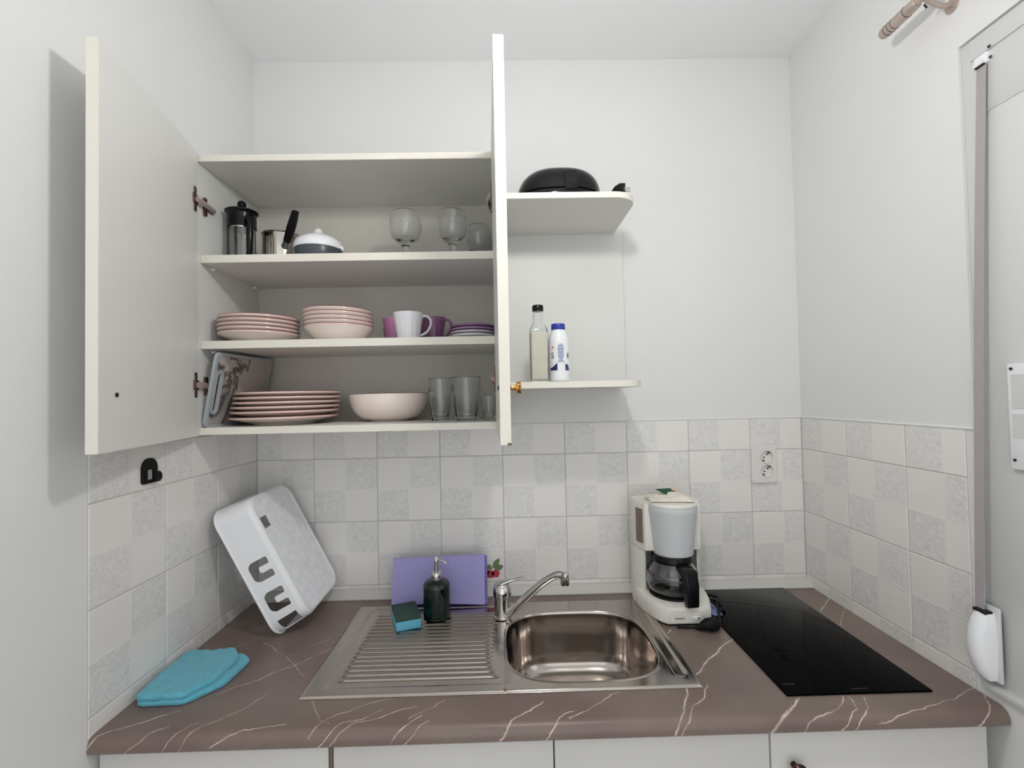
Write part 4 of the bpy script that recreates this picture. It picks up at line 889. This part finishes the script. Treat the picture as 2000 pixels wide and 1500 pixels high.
# points 0..8 = corner ll (ends heading +x), 9.. = lr ; near straight side is the edge 8->9
for li, (A2, B2) in enumerate(zip(R[:-1], R[1:])):
    for k in range(npt):
        if k == 8 and li < 3: continue
        if 2 <= k <= 7 and li == 1: continue      # slot cut in the lower near corner
        tb.faces.new((A2[k], A2[(k + 1) % npt], B2[(k + 1) % npt], B2[k]))
bmesh.ops.recalc_face_normals(tb, faces=tb.faces); tb.faces.ensure_lookup_table()
if (tb.faces[0].calc_center_median() - Vector((RL / 2, RW / 2, RH / 2))).dot(tb.faces[0].normal) < 0: bmesh.ops.reverse_faces(tb, faces=tb.faces[:])
bmesh.ops.solidify(tb, geom=tb.faces[:], thickness=0.0022); obj('walls', tb, m_white, t, 40)
def uhole(s0, s1, t0=0.018, t1=0.073):
    m_ = (s0 + s1) / 2; q = 0.0085
    return [(s0, t0 + 0.012), (s0 + 0.005, t0 + 0.004), (s0 + 0.012, t0), (s1 - 0.012, t0), (s1 - 0.005, t0 + 0.004), (s1, t0 + 0.012), (s1, t1 - 0.003), (s1 - 0.003, t1), (m_ + q + 0.003, t1), (m_ + q, t1 - 0.003), (m_ + q, t0 + 0.028), (m_ + q - 0.003, t0 + 0.024), (m_ - q + 0.003, t0 + 0.024), (m_ - q, t0 + 0.028), (m_ - q, t1 - 0.003), (m_ - q - 0.003, t1), (s0 + 0.003, t1), (s0, t1 - 0.003)]
tilt = math.atan2(INS, RH)
bm = new(); hh = (RH - 0.010) / math.cos(tilt)
holed(bm, [(RR - 0.002, 0), (RL - RR + 0.002, 0), (RL - RR - 0.002, hh), (RR + 0.002, hh)], [uhole(0.149, 0.204), uhole(0.062, 0.117)], 0.0022, M=Matrix(((1, 0, 0, 0), (0, math.sin(tilt), math.cos(tilt), 0), (0, math.cos(tilt), -math.sin(tilt), 0), (0, 0, 0, 1)))); obj('slotted_side', bm, m_white, t, 30)
m_frost = mat('frosted_plastic', (240, 242, 246), 0.45, bump=(60, 1.0), var=(45, 0.06))
bm = new(); base = rk(RH, 0.005); hole = rrect(RL - 0.098, RL - 0.066, 0.022, 0.060, 0.003, 3)
holed(bm, base, [hole], 0.003, M=xf(0, 0, RH - 0.0032)); obj('base_tray', bm, m_frost, t, 30)
bm = new(); holed(bm, rk(RH, 0.007), [rk(RH, 0.0135)], 0.003, M=xf(0, 0, RH - 0.0008)); obj('base_ridge', bm, m_white, t, 30)
bm = new(); tube(bm, [(x, y, 0.0) for x, y in rk(0.0, -0.0005)], 0.003, 8, closed=True); obj('rim', bm, m_white, t)

# ------------------------------------------------------------------ coffee maker
t = thing('coffee_maker', 'cream white filter coffee maker with glass jug beside the hob', 'coffee maker', (1.260, -0.15, CT + 0.001))
cx = lambda x: x - 1.260
# column + hood
def bodyplan(d=0.0): return [(-0.0745 + d, -0.006 + d), (0.0855 - d, -0.006 + d), (0.097 - d, 0.030), (0.102 - d, 0.060), (0.100 - d, 0.085), (0.090 - d, 0.102 - d), (0.07, 0.108 - d), (-0.06, 0.108 - d), (-0.083 + d, 0.102 - d), (-0.093 + d, 0.085), (-0.0955 + d, 0.060), (-0.088 + d, 0.030)]
bm = new(); prism(bm, bodyplan(), 0.168, 0.302, 0.003, 2)     # hood block
# side cheeks and rear column below the hood
prism(bm, [(-0.0745, 0.008), (-0.0690, 0.012), (-0.070, 0.040), (-0.070, 0.104), (-0.083, 0.102), (-0.093, 0.085), (-0.0955, 0.060), (-0.088, 0.030)], 0.004, 0.168)
prism(bm, [(0.0855, 0.008), (0.097, 0.030), (0.102, 0.060), (0.100, 0.085), (0.090, 0.102), (0.080, 0.104), (0.080, 0.040), (0.080, 0.012)], 0.004, 0.168)
obj('column', bm, m_cream, t, 40)
bm = new(); box(bm, -0.070, 0.080, 0.074, 0.107, 0.004, 0.168); obj('rear_wall', bm, mat('recess_grey', (176, 177, 176), 0.45), t)
bm = new(); lathe(bm, [(0, 0.168), (0.0500, 0.168), (0.0525, 0.163), (0.0555, 0.163), (0.0570, 0.175), (0.0690, 0.284), (0.0705, 0.290), (0.068, 0.300), (0, 0.302)], 64, c=(0.006, -0.002, 0)); obj('filter_holder', bm, m_greyp, t)
bm = new(); prism(bm, bodyplan(0.004), 0.302, 0.3045, 0.001, 1); lathe(bm, [(0, 0.300), (0.069, 0.300), (0.070, 0.304), (0.066, 0.311), (0.0, 0.313)], 56, c=(0.006, -0.002, 0)); obj('lid', bm, m_cream, t)
# water gauge on the left flank
gm = mat('gauge_brown', (118, 96, 90), 0.25, var=(60, 0.12), coat=0.3)
bm = new(); loops = []
for z in (0.188, 0.286): loops.append([(-0.0790, 0.004, z), (-0.0845, 0.018, z), (-0.0890, 0.031, z), (-0.0850, 0.031, z), (-0.0800, 0.018, z), (-0.075, 0.004, z)])
loft(bm, loops, M=xf(-0.0018, -0.001, 0)); g = obj('water_gauge', bm, gm, t)
bm = new()
for k in range(6):
    z = 0.202 + k * 0.014; loops = [[(-0.0832, 0.0080, zz), (-0.0895, 0.0250, zz), (-0.0865, 0.0250, zz), (-0.0802, 0.0080, zz)] for zz in (z, z + 0.003)]; loft(bm, loops, M=xf(0.0008, -0.0005, 0))
obj('gauge_mark', bm, mat('gauge_dark', (52, 40, 38), 0.4), g)
# base
def baseplan(s=0.0): return [(-0.0955 + s, 0.030), (-0.090 + s, -0.010), (-0.078 + s, -0.055 + s), (-0.062 + s, -0.090 + s), (-0.048 + s, -0.103 + s), (0.052 - s, -0.105 + s), (0.074 - s, -0.092 + s), (0.090 - s, -0.050), (0.100 - s, -0.005), (0.102 - s, 0.030), (0.10 - s, 0.085), (0.08, 0.104 - s), (-0.06, 0.104 - s), (-0.090 + s, 0.085)]
bm = new(); loft(bm, [[(x, y, 0.004) for x, y in baseplan(0.002)], [(x, y, 0.008) for x, y in baseplan(0.0)], [(x, y, 0.038) for x, y in baseplan(0.0)], [(x, y, 0.0465) for x, y in baseplan(0.003)], [(x, y, 0.049) for x, y in baseplan(0.010)]]); base_o = obj('base', bm, m_cream, t, 30)
bm = new(); prism(bm, baseplan(0.004), 0.0, 0.0045); obj('foot_plate', bm, m_rubber, t)
bm = new(); prism(bm, rrect(-0.041, 0.046, 0.008, 0.040, 0.003, 4), 0, 0.0018, M=xf(0, -0.1042, 0.0, 0, 0, -0.02) @ MS); lp_ = obj('front_panel', bm, m_cream, base_o)
bm = new(); join(bm, (lambda tt: (tt.verts.index_update(), tt)[1])(text_bm('SIEMENS', 0.0064, 0.0002, 1.1)), xf(-0.016, -0.1042 - 0.0020, 0.020, 0, 0, -0.02) @ MS); obj('lettering', bm, mat('letter_black', (40, 38, 38), 0.5), base_o, 0)
bm = new(); prism(bm, rrect(0.018, 0.038, 0.017, 0.026, 0.004, 4), 0.0015, 0.0042, 0.001, 1, M=xf(0, -0.1042, 0.0, 0, 0, -0.02) @ MS); obj('switch', bm, m_white, base_o)
bm = new(); lathe(bm, [(0, 0.0042), (0.0022, 0.0042), (0.0018, 0.0056), (0, 0.006)], 12, M=xf(0, -0.1042, 0.0, 0, 0, -0.02) @ MS @ xf(0.0335, 0.0215, 0)); obj('switch_dot', bm, m_dark, base_o)
bm = new(); lathe(bm, [(0, 0.0485), (0.064, 0.0485), (0.065, 0.050), (0.062, 0.0515), (0, 0.0515)], 56, c=(0.0, -0.008, 0)); obj('hot_plate', bm, mat('hotplate', (58, 56, 56), 0.35, 0.4), t)
# jug
jug = (0.0, -0.008, 0)
bm = new(); lathe(bm, [(0, 0.0525), (0.050, 0.0525), (0.060, 0.056), (0.0685, 0.068), (0.0715, 0.085), (0.0700, 0.105), (0.0635, 0.125), (0.0545, 0.140), (0.0520, 0.146), (0.0505, 0.146), (0.0528, 0.139), (0.0615, 0.124), (0.0680, 0.105), (0.0695, 0.085), (0.0668, 0.070), (0.059, 0.059), (0.049, 0.0555), (0, 0.0555)], 64, c=jug); jg = obj('glass_jug', bm, m_glass, t, 50)
bm = new(); lathe(bm, [(0.0700, 0.1085), (0.0712, 0.1085), (0.0695, 0.1145), (0.0683, 0.1145), (0.0700, 0.1085)], 64, c=jug); obj('steel_band', bm, mat('band_steel', (110, 108, 106), 0.25, 1.0), jg)
bm = new(); lathe(bm, [(0, 0.142), (0.0535, 0.142), (0.0575, 0.146), (0.0580, 0.156), (0.054, 0.163), (0, 0.164)], 56, c=jug); obj('jug_lid', bm, m_black, jg)
hd = Vector((0.16, -0.98, 0)).normalized(); hs = Vector((-hd.y, hd.x, 0))
MHd = Matrix(((hd.x, hs.x, 0, jug[0]), (hd.y, hs.y, 0, jug[1]), (0, 0, 1, 0), (0, 0, 0, 1)))
bm = new(); outer = [(0.050, 0.146), (0.060, 0.150), (0.098, 0.147), (0.106, 0.140), (0.111, 0.110), (0.113, 0.070), (0.110, 0.052), (0.098, 0.050), (0.090, 0.058), (0.088, 0.110), (0.084, 0.128), (0.070, 0.132), (0.052, 0.134)]
MX = MHd @ Matrix(((1, 0, 0, 0), (0, 0, 1, -0.017), (0, 1, 0, 0), (0, 0, 0, 1)))
prism(bm, outer, 0, 0.034, 0.004, 2, M=MX); obj('jug_handle', bm, m_black, jg, 30)
# cord and plug
bm = new(); tube(bm, spline([(0.075, 0.098, 0.012), (0.118, 0.072, 0.010), (0.150, 0.045, 0.0095), (0.130, 0.000, 0.010), (0.112, -0.050, 0.012), (0.088, -0.112, 0.010), (0.072, -0.132, 0.012)], 8), 0.0034, 8); obj('power_cord', bm, m_rubber, t)
bm = new(); tube(bm, spline([(0.125, 0.066, 0.010), (0.112, 0.035, 0.016), (0.122, 0.010, 0.012), (0.140, -0.020, 0.010), (0.110, -0.055, 0.012)], 6), 0.0030, 8); obj('power_cord', bm, m_rubber, t)
bm = new(); tube(bm, spline([(-0.030, -0.122, 0.006), (-0.005, -0.130, 0.008), (0.020, -0.136, 0.010), (0.034, -0.137, 0.014)], 5), [0.0035] * 8 + [0.0035 + 0.0014 * k for k in range(8)], 10); tube(bm, [(0.030, -0.137, 0.015), (0.040, -0.138, 0.0175), (0.052, -0.138, 0.018), (0.066, -0.136, 0.018), (0.069, -0.1355, 0.018)], [0.010, 0.015, 0.0172, 0.0172, 0.015], 20); pg = obj('power_plug', bm, m_rubber, t)
for dx in (-0.0085, 0.0085):
    bm = new(); tube(bm, [(0.068, -0.1355 + dx, 0.018), (0.080, -0.134 + dx, 0.018)], 0.0022, 8); obj('pin', bm, m_rubber, pg)

# crumpled filter-paper pouch lying on the lid
t = thing('filter_pouch', 'crumpled white paper coffee filter pouch with green label on the coffee maker', 'pouch', (1.262, -0.140, CT + 0.3145))
m_pap = mat('paper', (232, 226, 212), 0.85, bump=(90, 0.7), var=(30, 0.03))
def pouch():
    b2 = new(); nx, ny2 = 16, 12; top = []; bot = []
    for i in range(nx + 1):
        for j in range(ny2 + 1):
            u = i / nx * 2 - 1; v = j / ny2 * 2 - 1
            x = u * 0.060 + 0.004 * v; y = v * 0.048 - 0.018 * u * 0.4; e = (1 - u ** 4) * (1 - v ** 4)
            z = 0.004 + e * (0.009 + 0.003 * math.sin(u * 6 + v * 3) + 0.0028 * math.cos(v * 7 - u * 2) + 0.0015 * math.sin(u * 13 + v * 9)) - 0.003 * (1 - e) + 0.002 * math.sin(u * 3)
            top.append(b2.verts.new((x, y, max(z, 0.0015)))); bot.append(b2.verts.new((x, y, 0.0004)))
    for i in range(nx):
        for j in range(ny2):
            a = i * (ny2 + 1) + j; b_ = a + ny2 + 1
            b2.faces.new((top[a], top[b_], top[b_ + 1], top[a + 1])); b2.faces.new((bot[a], bot[a + 1], bot[b_ + 1], bot[b_]))
    rim = [i * (ny2 + 1) for i in range(nx + 1)] + [nx * (ny2 + 1) + j for j in range(1, ny2 + 1)] + [i * (ny2 + 1) + ny2 for i in range(nx - 1, -1, -1)] + [j for j in range(ny2 - 1, 0, -1)]
    for a, b_ in zip(rim, rim[1:] + rim[:1]): b2.faces.new((top[a], bot[a], bot[b_], top[b_]))
    return b2
obj('paper_bag', pouch(), m_pap, t, 60)
m_gl = mat('green_label', (22, 74, 48), 0.5, var=(120, 0.2))
bm = new(); prism(bm, [(-0.020, -0.008), (-0.004, -0.022), (0.022, -0.016), (0.026, 0.004), (0.012, 0.012), (-0.032, 0.006)], 0.0, 0.0008, M=xf(0, 0.016, 0.0195, 0.42, 0.05, 0.0)); obj('label', bm, m_gl, t, 0)
bm = new(); prism(bm, rrect(0.016, 0.030, 0.000, 0.014, 0.004, 3), 0.0, 0.001, M=xf(0, 0.016, 0.0198, 0.42, 0.05, 0.0)); obj('label_tip', bm, mat('peach_label', (236, 190, 170), 0.6), t, 0)

# ------------------------------------------------------------------ lamps of the room (above and behind the camera)
def lamp(pos, r, strength, label):
    t = thing('pendant_lamp', label, 'lamp', (pos[0], pos[1], pos[2]))
    m = mat('bulb_glow_%d' % int(strength), (255, 252, 248), 0.4, emit=((255, 253, 249), strength))
    bm = new(); lathe(bm, [(0, -r)] + [(r * math.sin(a), -r * math.cos(a)) for a in [PI * k / 14 for k in range(1, 13)]] + [(r * 0.32, r * 1.05), (0, r * 1.05)], 32); obj('bulb', bm, m, t)
    bm = new(); lathe(bm, [(0, r * 1.0), (r * 0.36, r * 1.0), (r * 0.36, r * 2.0), (0.004, r * 2.2), (0.003, H - pos[2] - 0.02), (0.04, H - pos[2] - 0.015), (0.04, H - pos[2] - 0.001), (0, H - pos[2] - 0.001)], 20); obj('cord', bm, m_white, t)
lamp(LAMP_POS, LAMP_R, LAMP_STRENGTH, 'bare round bulb hanging from the ceiling over the worktop')
